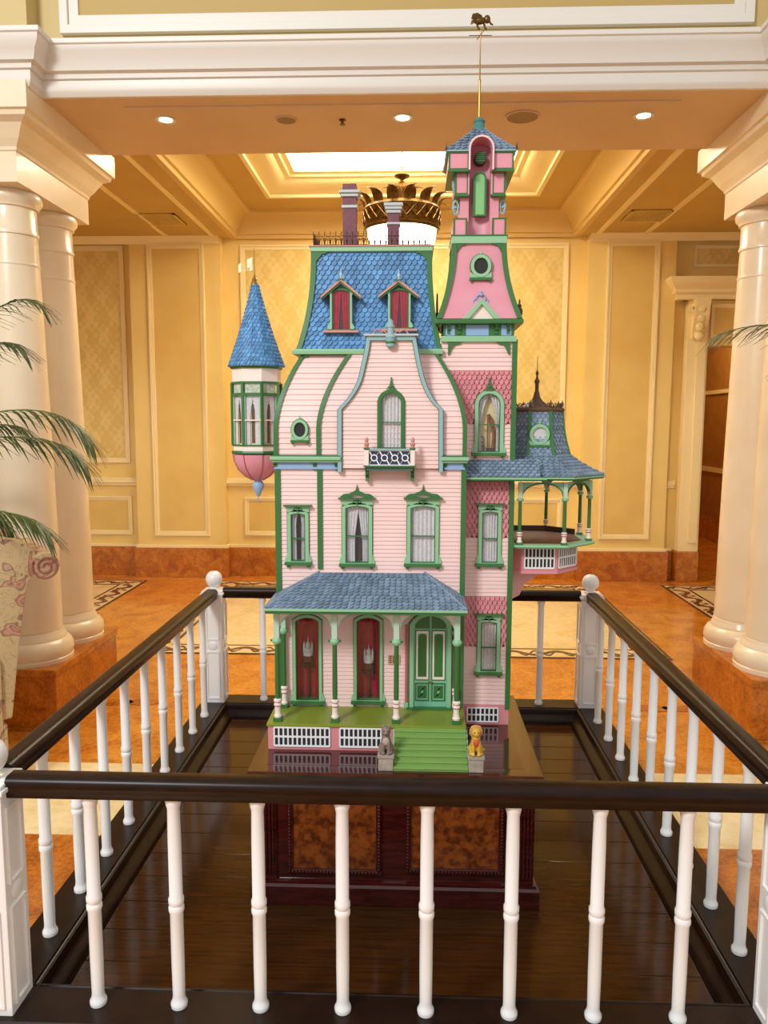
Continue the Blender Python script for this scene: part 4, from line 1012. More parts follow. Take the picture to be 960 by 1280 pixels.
lt.box(xx0, xx1, bY, bY + .004, bz0, bz0 + .003); lt.box(xx0, xx1, bY, bY + .004, bz1 - .003, bz1)
part(lt, 'balcony_lattice', 'white', kind='stuff')
part(MB().box(bx0 - .002, bx1 + .002, bY - .006, bY + .008, bz1, bz1 + .006), 'balcony_rail', 'aqua', smooth=False, bevel=.001)
for x in (bx0 + .006, bx1 - .006):
    bp = part(MB().box(x - .0075, x + .0075, bY - .006, bY + .009, bz0, bz1 + .004), 'balcony_post', 'cream', smooth=False, bevel=.001)
    part(MB().box(x - .010, x + .010, bY - .009, bY + .012, bz1 + .004, bz1 + .008), 'post_cap', 'green', parent=bp, smooth=False)
    part(MB().lathe([(0, 0), (.006, 0), (.007, .008), (.009, .014), (.005, .02), (.007, .026), (.004, .034), (0, .036)], x, bY + .001, 10, cz=bz1 + .008), 'post_urn', 'gutter', parent=bp)
    scroll_bracket(x, bz0 - .006, YG, .012, .05, .04, name='balcony_bracket')
for x in (bx0 + .001, bx1 - .001): part(MB().box(x - .0015, x + .0015, bY + .008, YG, bz0, bz1), 'balcony_side', 'white', smooth=False)

# ---- mansard roof with dormers ------------------------------------------------------------
YM = YC + .085
mz0, mz1 = PZ(438, YM), PZ(314, YM + .05)
mx0, mx1 = PX(374, YM, 438), PX(549, YM, 438)
def mi(t): return .05 * (1 - (1 - t) ** 2.2)
def mrect(t, e=0):
    k = mi(t); return [(mx0 + k - e, YM + k - e), (mx1 - k * .75 + e, YM + k - e), (mx1 - k * .75 + e, YR), (mx0 + k - e, YR)]
mb = MB(); nr = 14
for i in range(nr):
    A, B = mrect(i / nr), mrect((i + 1) / nr); za, zb = mz0 + (mz1 - mz0) * i / nr, mz0 + (mz1 - mz0) * (i + 1) / nr
    mb.add([(x, y, za) for x, y in A] + [(x, y, zb) for x, y in B], [(k, (k + 1) % 4, 4 + (k + 1) % 4, 4 + k) for k in range(4)])
mb.add([(x, y, mz1) for x, y in mrect(1)], [(0, 1, 2, 3)])
part(mb, 'mansard_roof', 'slate')
def mp(c): return lambda t: (*mrect(t)[c], mz0 + (mz1 - mz0) * t)
sh = MB(); shingles(sh, mp(0), mp(1), .0205, 21); shingles(sh, mp(3), mp(0), .0205, 21); shingles(sh, mp(1), mp(2), .0205, 21)
part(sh, 'mansard_shingles', 'slate', smooth=False, kind='stuff')
for c in (0, 1):
    pts = [(*mrect(i / 12, .002)[c], mz0 + (mz1 - mz0) * i / 12) for i in range(13)]
    part(MB().bar(pts, (.009, 0, 0), (0, .008, 0)), 'mansard_rib', 'green')
    s = 1 if c == 0 else -1                        # fretwork bracket under the top ledge
    x, y = mrect(1)[c]
    part(MB().prism([(x, mz1), (x + s * .055, mz1), (x + s * .04, mz1 - .008), (x + s * .028, mz1 - .01), (x + s * .018, mz1 - .022), (x + s * .010, mz1 - .03), (x, mz1 - .055)], y - .01, y - .004), 'fret_bracket', 'green')
k = mrect(0, .012); part(MB().profile([(0, mz0 - .014), (.01, mz0 - .014), (.012, mz0 - .004), (.004, mz0 + .004), (0, mz0 + .004)], [(k[1][0] + .0, k[1][1]), (k[0][0], k[0][1]), (k[0][0], YR)][::1]), 'eave_cornice', 'mint')
part(MB().box(k[0][0], k[1][0], k[0][1], YR, mz0 - .016, mz0 - .004), 'eave_board', 'green', smooth=False)
for p_ in (383, 437, 541): scroll_bracket(PX(p_, YM, 447), mz0 - .016, YM + .018, .014, .035, .03)
k = mrect(1, .014)
tl = part(MB().box(k[0][0], k[1][0], k[0][1], YR, mz1 - .002, mz1 + .014), 'ridge_cornice', 'mint', smooth=False, bevel=.003)
part(MB().box(k[0][0] - .003, k[1][0] + .003, k[0][1] - .003, YR, mz1 + .014, mz1 + .018), 'ridge_cap', 'gutter', parent=tl, smooth=False)
# iron cresting
ir = MB(); ycr = k[0][1] + .01; x0, x1 = k[0][0] + .012, k[1][0] - .008; zc = mz1 + .018; nu = 21; du = (x1 - x0) / nu
for i in range(nu):
    xa = x0 + i * du
    ir.tube([(xa + du * u, ycr, zc + .034 * math.sin(PI * u) ** .7) for u in [j / 6 for j in range(7)]], .0012, 4)
    ir.tube([(xa, ycr, zc), (xa, ycr, zc + .046)], .0012, 4); ir.sphere((xa, ycr, zc + .047), .0024, 6, 4)
    ir.tube([(xa + du * .5, ycr, zc), (xa + du * .5, ycr, zc + .022)], .001, 4)
for z in (.004, .034): ir.tube([(x0, ycr, zc + z), (x1, ycr, zc + z)], .0012, 4)
for i in range(12):
    y = ycr + i * (YR - ycr) / 12; ir.tube([(x0, y, zc), (x0, y, zc + .046)], .0012, 4); ir.tube([(x0, y + du * u * 1.1, zc + .034 * math.sin(PI * u)) for u in (0, .25, .5, .75, 1)], .0012, 4)
part(ir, 'roof_cresting', 'iron', kind='stuff')
# chimneys
def chimney(px, y0, w, Y, caps):
    x, zt = P(px, y0, Y); h = w / 2
    ch = part(MB().box(x - h, x + h, Y - h, Y + h, mz1 + .01, zt), 'chimney', 'brick', smooth=False, bevel=.001)
    for (dz, t, e) in caps: part(MB().box(x - h - e, x + h + e, Y - h - e, Y + h + e, zt - dz - t, zt - dz), 'chimney_band', 'grey', parent=ch, smooth=False, bevel=.0015)
chimney(437.5, 232, .050, 2.93, ((.024, .010, .012), (.036, .010, .007), (.075, .010, .004)))
chimney(492, 256, .042, 2.90, ((.0, .011, .013), (.012, .010, .009), (.024, .010, .005), (.066, .008, .004)))
# dormers
def dormer(cx, ya, ye, wpx, wo, label=None):
    Y = YM + .012
    x, za = P(cx, ya, Y); hwid = wpx / 2 * Y / FPX; ze = PZ(ye, Y, cx)
    wx0, wz1 = PX(wo[0], Y, 385), PZ(wo[2], Y, cx); wx1, wz0 = PX(wo[1], Y, 385), PZ(wo[3], Y, cx)
    d = part(MB().prism([(wx0 - .012, wz0), (wx1 + .012, wz0), (wx1 + .012, ze), (x, za - .01), (wx0 - .012, ze)], Y + .004, Y + .11), 'dormer', 'slate2', smooth=False)
    for s in (-1, 1):
        q = .012
        part(MB().prism([(x, za), (x + s * hwid, ze), (x + s * hwid, ze - .008), (x, za - .010)], Y - .022, Y + .10), 'dormer_roof', 'gutter', parent=d, smooth=False)
        part(MB().prism([(x, za - .010), (x + s * hwid * .97, ze - .009), (x + s * hwid * .97, ze - .013), (x, za - .018)], Y - .018, Y - .006), 'dormer_bargeboard', 'green', parent=d, smooth=False)
        bx = wx0 - .004 if s < 0 else wx1 + .004
        part(MB().prism([(bx, wz0), (bx + s * .012, wz0), (bx + s * .016, wz0 + .006), (bx + s * .006, wz0 + .022), (bx + s * .006, wz1 - .02), (bx + s * .012, wz1 - .006), (bx + s * .010, wz1 + .006), (bx, wz1 + .006)], Y - .012, Y + .004), 'dormer_scroll', 'mint', parent=d)
    inn = arch(wx0, wx1, wz0, wz1, .008)
    part(MB().ring(arch(wx0 - .005, wx1 + .005, wz0 - .003, wz1 + .006, .012), inn, Y - .008, Y + .004), 'dormer_frame', 'green', parent=d)
    part(MB().prism(inn, Y + .002, Y + .0035), 'dormer_backing', 'room', parent=d, smooth=False)
    c = MB(); tp = arch_top(wx0, wx1, wz1, .008)
    curtain(c, wx0, wx1, wz0, tp, Y - .001, 3, .0015, gap=lambda v: (0, .36 + .14 * v)); curtain(c, wx0, wx1, wz0, tp, Y - .001, 3, .0015, gap=lambda v: (.64 - .14 * v, 1))
    part(c, 'dormer_curtain', 'red', parent=d)
    part(MB().prism(inn, Y - .005, Y - .0045), 'dormer_pane', 'glass', parent=d, smooth=False)
    part(MB().box(wx0 - .034, wx1 + .034, Y - .02, Y + .02, wz0 - .012, wz0 - .004), 'dormer_sill', 'gutter', parent=d, smooth=False, bevel=.001)
    part(MB().lathe([(0, 0), (.007, 0), (.007, .004), (.003, .006), (.006, .013), (.004, .02), (.0015, .024), (.001, .036), (0, .037)], x, Y - .008, 10, cz=za - .001), 'dormer_finial', 'grey', parent=d)
    part(MB().prism([(x - .009, za - .001), (x + .009, za - .001), (x + .009, za - .012), (x, za - .004), (x - .009, za - .012)], Y - .024, Y - .012), 'dormer_apex', 'green', parent=d)
dormer(426.5, 349, 371, 49, (416.5, 436.5, 363, 412)); dormer(498.5, 350, 370, 48, (489, 509.5, 363, 410))

# ---- tower ------------------------------------------------------------------------------
tcx = (PX(549, YW, 400) + PX(648, YW, 400)) / 2; tw = (PX(648, YW, 400) - PX(549, YW, 400)) / 2
tcy = YW + tw - .02
def sq(c, w, z0, z1, yc=None, mb=None): return (mb or MB()).box(c - w, c + w, (yc or tcy) - w, (yc or tcy) + w, z0, z1)
fz0, fz1 = PZ(398, YW - .02, 600), PZ(304, YW + .03, 600)
lo = PZ(424, YW - .02, 600); up_ = PZ(400, YW - .03, 600)
part(sq(tcx, tw - .006, lo - .008, lo + .012), 'frieze_ledge', 'mint', smooth=False, bevel=.002)
part(sq(tcx, tw - .014, lo + .01, up_ - .008), 'frieze_core', 'green', smooth=False)
part(sq(tcx, tw + .014, up_ - .012, up_ + .004), 'tower_cornice', 'green', smooth=False, bevel=.003)
yfz = tcy - tw + .016
for a, b in ((-1., -.72), (-.38, .3), (.68, .98)):
    part(MB().box(tcx + a * (tw - .022), tcx + b * (tw - .022), yfz - .003, yfz + .002, lo + .014, up_ - .014), 'frieze_panel', 'blue', smooth=False)
for a in (-.86, -.56, .5, .84): scroll_bracket(tcx + a * (tw - .016), up_ - .012, yfz, .010, .032, .018)
# fret brackets below the frieze
for s, x in ((1, PX(560, YW, 432)), (-1, PX(637, YW, 432))):
    z = lo - .008
    part(MB().prism([(x, z), (x + s * .05, z), (x + s * .04, z - .007), (x + s * .025, z - .009), (x + s * .014, z - .02), (x + s * .006, z - .04), (x, z - .045)], YW - .01, YW - .002), 'fret_bracket', 'green')
def fi(t): return .053 * (1 - (1 - t) ** 1.9)
def frect(t, e=0):
    w = tw - fi(t) + e; return [(tcx - w, tcy - w), (tcx + w, tcy - w), (tcx + w, tcy + w), (tcx - w, tcy + w)]
mb = MB(); nr = 14
for i in range(nr):
    A, B = frect(i / nr), frect((i + 1) / nr); za, zb = fz0 + (fz1 - fz0) * i / nr, fz0 + (fz1 - fz0) * (i + 1) / nr
    mb.add([(x, y, za) for x, y in A] + [(x, y, zb) for x, y in B], [(k, (k + 1) % 4, 4 + (k + 1) % 4, 4 + k) for k in range(4)])
part(mb, 'tower_skirt', 'rose')
for c in range(4):
    part(MB().bar([(*frect(i / 12, .002)[c], fz0 + (fz1 - fz0) * i / 12) for i in range(13)], (.0085, 0, 0), (0, .0085, 0)), 'tower_rib', 'green')
for s in (-1, 1):
    x, y = frect(1)[0 if s < 0 else 1]
    part(MB().prism([(x, fz1), (x - s * .045, fz1), (x - s * .034, fz1 - .006), (x - s * .022, fz1 - .008), (x - s * .012, fz1 - .022), (x, fz1 - .045)], y - .008, y - .001), 'fret_bracket', 'green')
yy = tcy - tw + fi(.62)
w_ = round_window(601, 333, yy - .004, .0245, .0275, fr='mint')
# pediment
z = up_ + .004; yq = tcy - tw - .004
pa, pb, pc = PX(578, yq, 395), PX(625.5, yq, 395), PZ(373, yq, 600); cxp = (pa + pb) / 2
pd = part(MB().prism([(pa + .012, z), (pb - .012, z), (cxp, pc - .014)], yq + .002, yq + .03), 'pediment', 'cream', smooth=False)
for s, a in ((1, pa), (-1, pb)):
    part(MB().prism([(a, z), (a + s * .022, z), (cxp, pc - .020), (cxp, pc)], yq - .010, yq + .03), 'pediment_rake', 'mint', parent=pd, smooth=False, bevel=.001)
sc = MB(); zq = pc + .004; ys = tcy - tw + fi(.35) - .01
for s in (-1, 1):
    sc.tube([(cxp + s * (.004 + .012 * math.sin(a * .9)), ys, zq + .002 + .012 * math.cos(a)) for a in [i * .45 for i in range(11)]], .0022, 6)
    sc.tube([(cxp + s * (.018 + .008 * math.sin(a)), ys, zq - .012 + .01 * math.cos(a)) for a in [i * .5 for i in range(10)]], .0022, 6)
sc.sphere((cxp, ys, zq + .012), .006, 8, 6); sc.sphere((cxp, ys, zq + .022), .004, 8, 6)
part(sc, 'pediment_scroll', 'blue')
# corner urn finials on the tower cornice
for s in (1,):
    part(MB().lathe([(0, 0), (.009, 0), (.009, .006), (.005, .01), (.011, .022), (.012, .034), (.006, .044), (.008, .05), (.003, .058), (.004, .064), (0, .074)], tcx + s * (tw + .004), tcy - tw + .03, 10, cz=up_ + .004), 'corner_finial', 'iron')
part(MB().lathe([(0, 0), (.010, 0), (.010, .06), (.004, .065), (.003, .13), (0, .135)], tcx - tw - .004, tcy + .0, 8, cz=up_ - .02), 'stove_pipe', 'iron')
# upper stage
lw = tw - .053
l2 = PZ(300, YW + .03, 600)
part(sq(tcx, lw + .012, fz1 - .002, l2 + .012), 'stage_cornice', 'mint', smooth=False, bevel=.002)
part(sq(tcx, lw + .014, l2 + .012, l2 + .016), 'stage_cap', 'green', smooth=False)
bw = lw * .80
NB = tcy - bw                                   # front of the piers; the niche recedes behind it
px2x = lambda px, Y, py: PX(px, Y, py)
ew = (PX(648, tcy - .115, 188) - PX(560, tcy - .115, 188)) / 2
ez = PZ(188.5, tcy - ew, 600); rz = PZ(164, tcy, 603)
ncx = tcx
nw = (PX(617, NB - .03, 240) - PX(590, NB - .03, 240)) / 2
nx0, nx1 = ncx - nw, ncx + nw
for s_ in (-1, 1): part(MB().box(*sorted((tcx + s_ * bw, ncx + s_ * nw)), NB, tcy + bw, l2 + .012, ez), 'stage_pier', 'rose', smooth=False)
part(MB().box(nx0, nx1, NB + .03, tcy + bw, l2 + .012, ez), 'stage_back', 'rose', smooth=False)
HF = tcy - ew - .004                            # front edge of the hooded niche
ntop = PZ(171, HF, 603); nbot = PZ(212, HF, 603)
vs = []; nn_ = 12; nb = MB()
for i in range(nn_ + 1):
    a_ = PI * i / nn_; x = ncx - nw * math.cos(a_); y = NB + .004 + .024 * math.sin(a_)
    vs += [(x, y, l2 + .012), (x, y, ntop)]
nb.add(vs, [(i * 2, i * 2 + 2, i * 2 + 3, i * 2 + 1) for i in range(nn_)])
part(nb, 'niche', 'rose')
hood_o, hood_i = arch(nx0 - .005, nx1 + .005, nbot, ntop + .005, nw), arch(nx0, nx1, nbot, ntop, nw * .95)
part(MB().strip(hood_o[1:] + hood_o[:1], hood_i[1:] + hood_i[:1], HF, NB + .04), 'niche_hood', 'rose')
hood_e = arch(nx0 - .006, nx1 + .006, nbot, ntop + .006, nw)
part(MB().strip(hood_e[1:] + hood_e[:1], hood_i[1:] + hood_i[:1], HF - .004, HF), 'niche_edge', mat('pale_pink_edge', '#f0c4c4', .45))
for s_ in (-1, 1): part(MB().box(*sorted((ncx + s_ * nw, ncx + s_ * (nw + .005))), NB - .022, NB + .01, PZ(245, NB, 603), nbot + .01), 'niche_jamb', 'rose', smooth=False)
sx = .0165
zs0, zs1 = PZ(269, NB, 603), PZ(217, NB - .004, 603)
part(MB().prism(arch(ncx - sx, ncx + sx, zs0, zs1, .0155), NB - .006, NB + .012), 'slot_window', mat('slot_green', '#7fbf7a', .5), smooth=False)
part(MB().ring(arch(ncx - sx - .006, ncx + sx + .006, zs0 - .005, zs1 + .006, .021), arch(ncx - sx, ncx + sx, zs0, zs1, .0155), NB - .010, NB + .012), 'slot_frame', 'green')
lz = PZ(197, NB - .01, 603)
part(MB().prism(circ(ncx, lz, .021), NB - .012, NB + .02), 'louver', mat('louver_dark', '#2c3a1e', .6), smooth=False)
lv = MB()
for k_ in range(5): lv.box(ncx - .016, ncx + .016, NB - .015, NB - .011, lz - .014 + k_ * .0065, lz - .010 + k_ * .0065)
part(lv, 'louver_slat', 'green', smooth=False, kind='stuff')
for (pa_, pb_, ya, yb) in ((571.5, 588, 272.5, 296), (573, 589.5, 215.5, 243), (564.5, 589.5, 190.5, 212)):
    hw_ = (603.5 - pa_) * .00282; y0 = tcy - hw_; wi = (603.5 - pb_) * .00282
    z0_, z1_ = PZ(yb, y0, 603), PZ(ya, y0, 603)
    if pa_ < 565: z1_ = ez
    for s_ in (-1, 1):
        a, b = sorted((ncx + s_ * hw_, ncx + s_ * max(wi, nw + .004)))
        bl = part(MB().box(a, b, y0, tcy + hw_, z0_, z1_), 'corbel_block', 'rose', smooth=False, bevel=.001)
        part(MB().box(a - .003, b + .003, y0 - .003, tcy + hw_, z0_ - .006, z0_), 'block_edge', 'green', parent=bl, smooth=False)
        part(MB().ring(rect(a - .001, b + .001, z0_ - .001, z1_), rect(a + .005, b - .005, z0_ + .005, z1_ - .004), y0 - .0025, y0 + .004), 'block_bead', 'green', parent=bl, smooth=False)
for s in (-1, 1):
    for (pyv, rr) in ((230, .020), (258, .018)):
        x = tcx + s * (bw + .010); zc_ = PZ(pyv, NB, 603)
        k_ = MB(); k_.tube([(x + s * (.004 + rr * .5 * math.sin(a)), NB + .012, zc_ + rr * 1.3 * math.cos(a)) for a in [i * .5 for i in range(13)]], .0045, 6)
        k_.sphere((x + s * .006, NB + .012, zc_), .006, 8, 6)
        part(k_, 'side_scroll', 'aqua')
# tower roof
def ushape(w, z0, z1):
    m = MB()
    for s_ in (-1, 1): m.box(*sorted((tcx + s_ * w, tcx + s_ * (nw + .005))), tcy - w, tcy + w, z0, z1)
    return m.box(tcx - nw - .005, tcx + nw + .005, NB + .03, tcy + w, z0, z1)
part(ushape(ew - .004, ez - .004, ez), 'eave_board', 'green', smooth=False)
ev = part(ushape(ew, ez, ez + .004), 'eave_edge', 'aqua', smooth=False)
def pr_(t): return (ew - .016) * (1 - t) ** 1.12 + .016
def prect(t): w = pr_(t); return [(tcx - w, tcy - w), (tcx + w, tcy - w), (tcx + w, tcy + w), (tcx - w, tcy + w)]
def inhood(p): return abs(p.x - ncx) < nw + .004 and p.z < ntop + .003 and p.y < NB + .04
mb = MB()
for i in range(8):
    A, B = prect(i / 8), prect((i + 1) / 8); za, zb = ez + .004 + (rz - ez) * i / 8, ez + .004 + (rz - ez) * (i + 1) / 8
    mb.add([(x, y, za) for x, y in A] + [(x, y, zb) for x, y in B], [(k, (k + 1) % 4, 4 + (k + 1) % 4, 4 + k) for k in (1, 2, 3)])
    xa_, ya_ = A[0]; xb_, yb_ = B[0]
    for s_ in (-1, 1):                                # front slope, split around the niche
        if max(0, ncx - xb_) > nw or zb < ntop: mb.add([(ncx + s_ * max(nw, tcx - xa_), ya_, za), (ncx + s_ * nw, ya_, za), (ncx + s_ * nw, yb_, zb), (ncx + s_ * max(nw, tcx - xb_), yb_, zb)], [(0, 1, 2, 3)])
    if zb > ntop: mb.add([(ncx - min(nw, tcx - xa_), ya_, za), (ncx + min(nw, tcx - xa_), ya_, za), (ncx + min(nw, tcx - xb_), yb_, zb), (ncx - min(nw, tcx - xb_), yb_, zb)], [(0, 1, 2, 3)])
part(mb, 'tower_roof', 'slate2', smooth=False)
sh = MB()
for c in range(4): shingles(sh, (lambda c: lambda t: (*prect(t)[c], ez + .005 + (rz - ez) * t))(c), (lambda c: lambda t: (*prect(t)[(c + 1) % 4], ez + .005 + (rz - ez) * t))(c), .021, 8, inhood, lift=.006)
part(sh, 'tower_shingles', 'slate2', smooth=False, kind='stuff')
for c in range(4):
    x, y = prect(0)[c]; part(MB().lathe([(0, 0), (.003, 0), (.004, .006), (.002, .012), (.0005, .024), (0, .024)], x, y, 6, cz=ez + .003), 'eave_spike', 'iron')
part(MB().lathe([(0, 0), (.028, 0), (.028, .004), (.022, .010), (.019, .03), (.022, .034), (.022, .038), (.010, .044), (.007, .05), (0, .05)], tcx, tcy, 8, PI / 8, cz=rz - .004), 'roof_cap', mat('cap_teal', '#3f7a72', .45))
rodz = PZ(38, tcy, 604)
part(MB().lathe([(0, 0), (.004, 0), (.0036, .12), (.0045, .125), (.0045, .13), (.0025, .135), (.0018, rodz - rz - .04), (0, rodz - rz - .04)], tcx, tcy, 8, cz=rz + .04), 'weathervane_rod', 'gold')
# weathervane: small bronze winged beast above a compass arrow
bz = rodz + .02
wv = part(MB().sphere((tcx - .004, tcy, bz + .012), .016, 12, 8, (1.35, .7, .8)), 'weathervane', mat('weathervane_bronze', '#6b5228', .35, .85))
part(MB().sphere((tcx + .022, tcy, bz + .016), .013, 12, 8, (.9, .8, 1.05)), 'head', wv.data.materials[0], parent=wv)
part(MB().tube([(tcx + .028, tcy, bz + .012), (tcx + .034, tcy, bz + .002), (tcx + .043, tcy, bz - .003)], .0045, 6, .5), 'snout', wv.data.materials[0], parent=wv)
for s in (-1, 1):
    part(MB().extr([(tcx + .004, tcy + s * .008, bz + .022), (tcx - .012, tcy + s * .01, bz + .03), (tcx - .03, tcy + s * .02, bz + .022), (tcx - .034, tcy + s * .02, bz + .008), (tcx - .014, tcy + s * .01, bz + .01)], (0, s * .002, .002)), 'wing', wv.data.materials[0], parent=wv)
    part(MB().tube([(tcx + .012 * s, tcy + .004, bz + .004), (tcx + .012 * s + .004, tcy + .004, bz - .012), (tcx + .012 * s + .010, tcy + .004, bz - .016)], .004, 6, .8), 'paw', wv.data.materials[0], parent=wv)
part(MB().tube([(tcx - .04, tcy - .008, rodz - .02), (tcx + .04, tcy + .01, rodz - .012)], .0013, 5).tube([(tcx - .01, tcy + .03, rodz - .016), (tcx + .008, tcy - .03, rodz - .016)], .0013, 5), 'compass_arms', wv.data.materials[0], parent=wv)

# ---- corner turret (left) --------------------------------------------------------------------
uy = 2.80
ux = PX(321.5, uy, 520); ur = .089
uz = lambda py: PZ(py, uy - .08, 321)
A0 = PI / 8
def octl(prof, name, m, n=8, **k): return part(MB().lathe(prof, ux, uy, n, A0), name, m, ang=20, **k)
octl([(0, uz(568)), (ur + .004, uz(568)), (ur + .006, uz(566)), (ur + .004, uz(564)), (0, uz(564))], 'turret_band', 'green')
octl([(0, uz(564)), (ur - .002, uz(564)), (ur - .002, uz(557)), (0, uz(557))], 'turret_dado', 'cream')
octl([(0, uz(558)), (ur + .001, uz(558)), (ur + .001, uz(556)), (0, uz(556))], 'turret_sill', 'green')
octl([(0, uz(557)), (ur - .02, uz(557)), (ur - .02, uz(478)), (0, uz(478))], 'turret_core', 'glow')
octl([(0, uz(479)), (ur + .002, uz(479)), (ur + .002, uz(476.5)), (0, uz(476.5))], 'turret_head', 'green')
octl([(0, uz(476.5)), (ur - .001, uz(476.5)), (ur - .001, uz(459)), (0, uz(459))], 'turret_frieze', 'cream')
octl([(0, uz(460)), (ur + .004, uz(460)), (ur + .009, uz(456)), (0, uz(456))], 'turret_eave', 'green')
AP = ur / math.cos(PI / 8) * math.cos(PI / 8)
for i in range(8):
    a = A0 + 2 * PI * i / 8; b = A0 + 2 * PI * (i + 1) / 8
    ca = Vector((ux + ur * math.cos(a), uy + ur * math.sin(a), 0)); cb = Vector((ux + ur * math.cos(b), uy + ur * math.sin(b), 0))
    am = (a + b) / 2; nv = Vector((math.cos(am), math.sin(am), 0)); ev_ = (cb - ca).normalized(); L = (cb - ca).length
    part(MB().bar([ca + Vector((0, 0, uz(557))), ca + Vector((0, 0, uz(478)))], ev_ * .0045, nv * .004), 'turret_post', 'green')
    if nv.y > .5: continue
    def q(u, z, o): return ca + ev_ * (u * L) + nv * o + Vector((0, 0, z))
    def plate(u0, u1, z0, z1, o0, o1): return MB().hexa([q(u0, z0, o0), q(u1, z0, o0), q(u1, z0, o1), q(u0, z0, o1), q(u0, z1, o0), q(u1, z1, o0), q(u1, z1, o1), q(u0, z1, o1)])
    tw_ = part(plate(.06, .94, uz(494.5), uz(491), -.002, .003), 'turret_window', 'green', smooth=False)
    part(plate(.1, .9, uz(491), uz(478), -.006, -.004), 'transom_lattice', mat('transom_fabric', '#9fae98', .7, col2='#c9cfba', scale=90) if i == 0 or 'transom' not in H else H['transom'], parent=tw_, smooth=False)
    H.setdefault('transom', bpy.data.materials[-1]) if False else None
    part(plate(.1, .9, uz(556), uz(495), -.013, -.012), 'window_back', 'glow', parent=tw_, smooth=False)
    for s in (0, 1):
        cu = MB(); n_ = 10; vs = []
        for j in range(n_ + 1):
            v = j / n_; wd = .26 if v < .55 else .26 + .17 * ((v - .55) / .45) ** 1.4
            u0, u1 = (.1, .1 + wd) if s == 0 else (.9 - wd, .9)
            vs += [q(u0, uz(556) + (uz(495) - uz(556)) * v, -.008), q((u0 + u1) / 2, uz(556) + (uz(495) - uz(556)) * v, -.006), q(u1, uz(556) + (uz(495) - uz(556)) * v, -.008)]
        cu.add(vs, [(j * 3 + k_, j * 3 + k_ + 1, j * 3 + k_ + 4, j * 3 + k_ + 3) for j in range(n_) for k_ in (0, 1)])
        part(cu, 'curtain', 'lace', parent=tw_)
    part(plate(.42, .58, uz(554), uz(505), -.0115, -.0105), 'shade_gap', 'iron', parent=tw_, smooth=False)
    part(plate(.08, .92, uz(526), uz(524.5), -.004, .001), 'meeting_rail', 'cream', parent=tw_, smooth=False)
    for u in (.1, .9): part(plate(u - .03, u + .03, uz(556), uz(494), -.004, .0), 'jamb', 'mint', parent=tw_, smooth=False)
    part(plate(.1, .9, uz(555), uz(495), -.003, -.0025), 'pane', 'glass', parent=tw_, smooth=False)
# cone roof
cz0, cz1 = uz(457), PZ(352, uy, 317)
cr0 = ur + .012
part(MB().lathe([(0, cz0), (cr0, cz0), (cr0 * .52, cz0 + (cz1 - cz0) * .46), (.010, cz1 - .01), (0, cz1)], ux, uy, 24), 'turret_roof', 'slate')
sh = MB(); ncf = 12
def cpt(i, t):
    a = 2 * PI * i / ncf; r = cr0 * (1 - t) + .009 * t - .01 * math.sin(PI * t) * .5; r += .001
    return (ux + r * math.cos(a), uy + r * math.sin(a), cz0 + .001 + (cz1 - cz0 - .008) * t)
for i in range(ncf): shingles(sh, (lambda i: lambda t: cpt(i, t))(i), (lambda i: lambda t: cpt(i + 1, t))(i), .014, 22, lift=.004)
part(sh, 'turret_shingles', 'slate', smooth=False, kind='stuff')
part(MB().lathe([(0, -.012), (.014, -.012), (.012, -.004), (.008, .002), (.009, .008), (.005, .014), (.0025, .03), (.0012, .10), (0, .12)], ux - .002, uy, 10, cz=cz1), 'turret_finial', 'gold')
vn = MB()
for (dx, z0_, h_, w_) in ((-.013, .035, .05, .005), (-.022, .045, .035, .005), (-.052, .03, .034, .006)):
    vn.prism([(ux + dx - w_, cz1 + z0_), (ux + dx + w_, cz1 + z0_ + .006), (ux + dx + w_ * .4, cz1 + z0_ + h_ * .5), (ux + dx + w_ * 1.2, cz1 + z0_ + h_), (ux + dx - w_, cz1 + z0_ + h_ * .9)], uy - .001, uy + .001)
vn.tube([(ux - .002, uy, cz1 + .07), (ux - .06, uy, cz1 + .055)], .001, 5); vn.tube([(ux - .002, uy, cz1 + .04), (ux - .055, uy, cz1 + .04)], .001, 5)
part(vn, 'turret_pennant', mat('pale_gilt', '#e6d8b0', .3, .3), kind='stuff')
# bowl under the turret
bz0, bz1 = uz(602), uz(569)
bp_ = [(ur * 1.0, bz1), (ur * .96, bz1 - (bz1 - bz0) * .25), (ur * .82, bz1 - (bz1 - bz0) * .55), (ur * .55, bz1 - (bz1 - bz0) * .82), (.02, bz0), (0, bz0)]
part(MB().lathe([(0, bz1)] + bp_, ux, uy, 24, ), 'turret_bowl', 'rose', ang=60)
for i in range(8):
    a = A0 + 2 * PI * i / 8; part(MB().tube([(ux + (r + .0005) * math.cos(a), uy + (r + .0005) * math.sin(a), z_) for r, z_ in bp_[:-1]], .0022, 5), 'bowl_seam', 'rosedark')
part(MB().lathe([(0, -.085), (.002, -.08), (.002, -.062), (.006, -.058), (.012, -.045), (.019, -.03), (.021, -.016), (.016, -.006), (.012, .0), (.013, .004), (0, .006)], ux, uy, 16, cz=bz0), 'turret_pendant', 'blue')

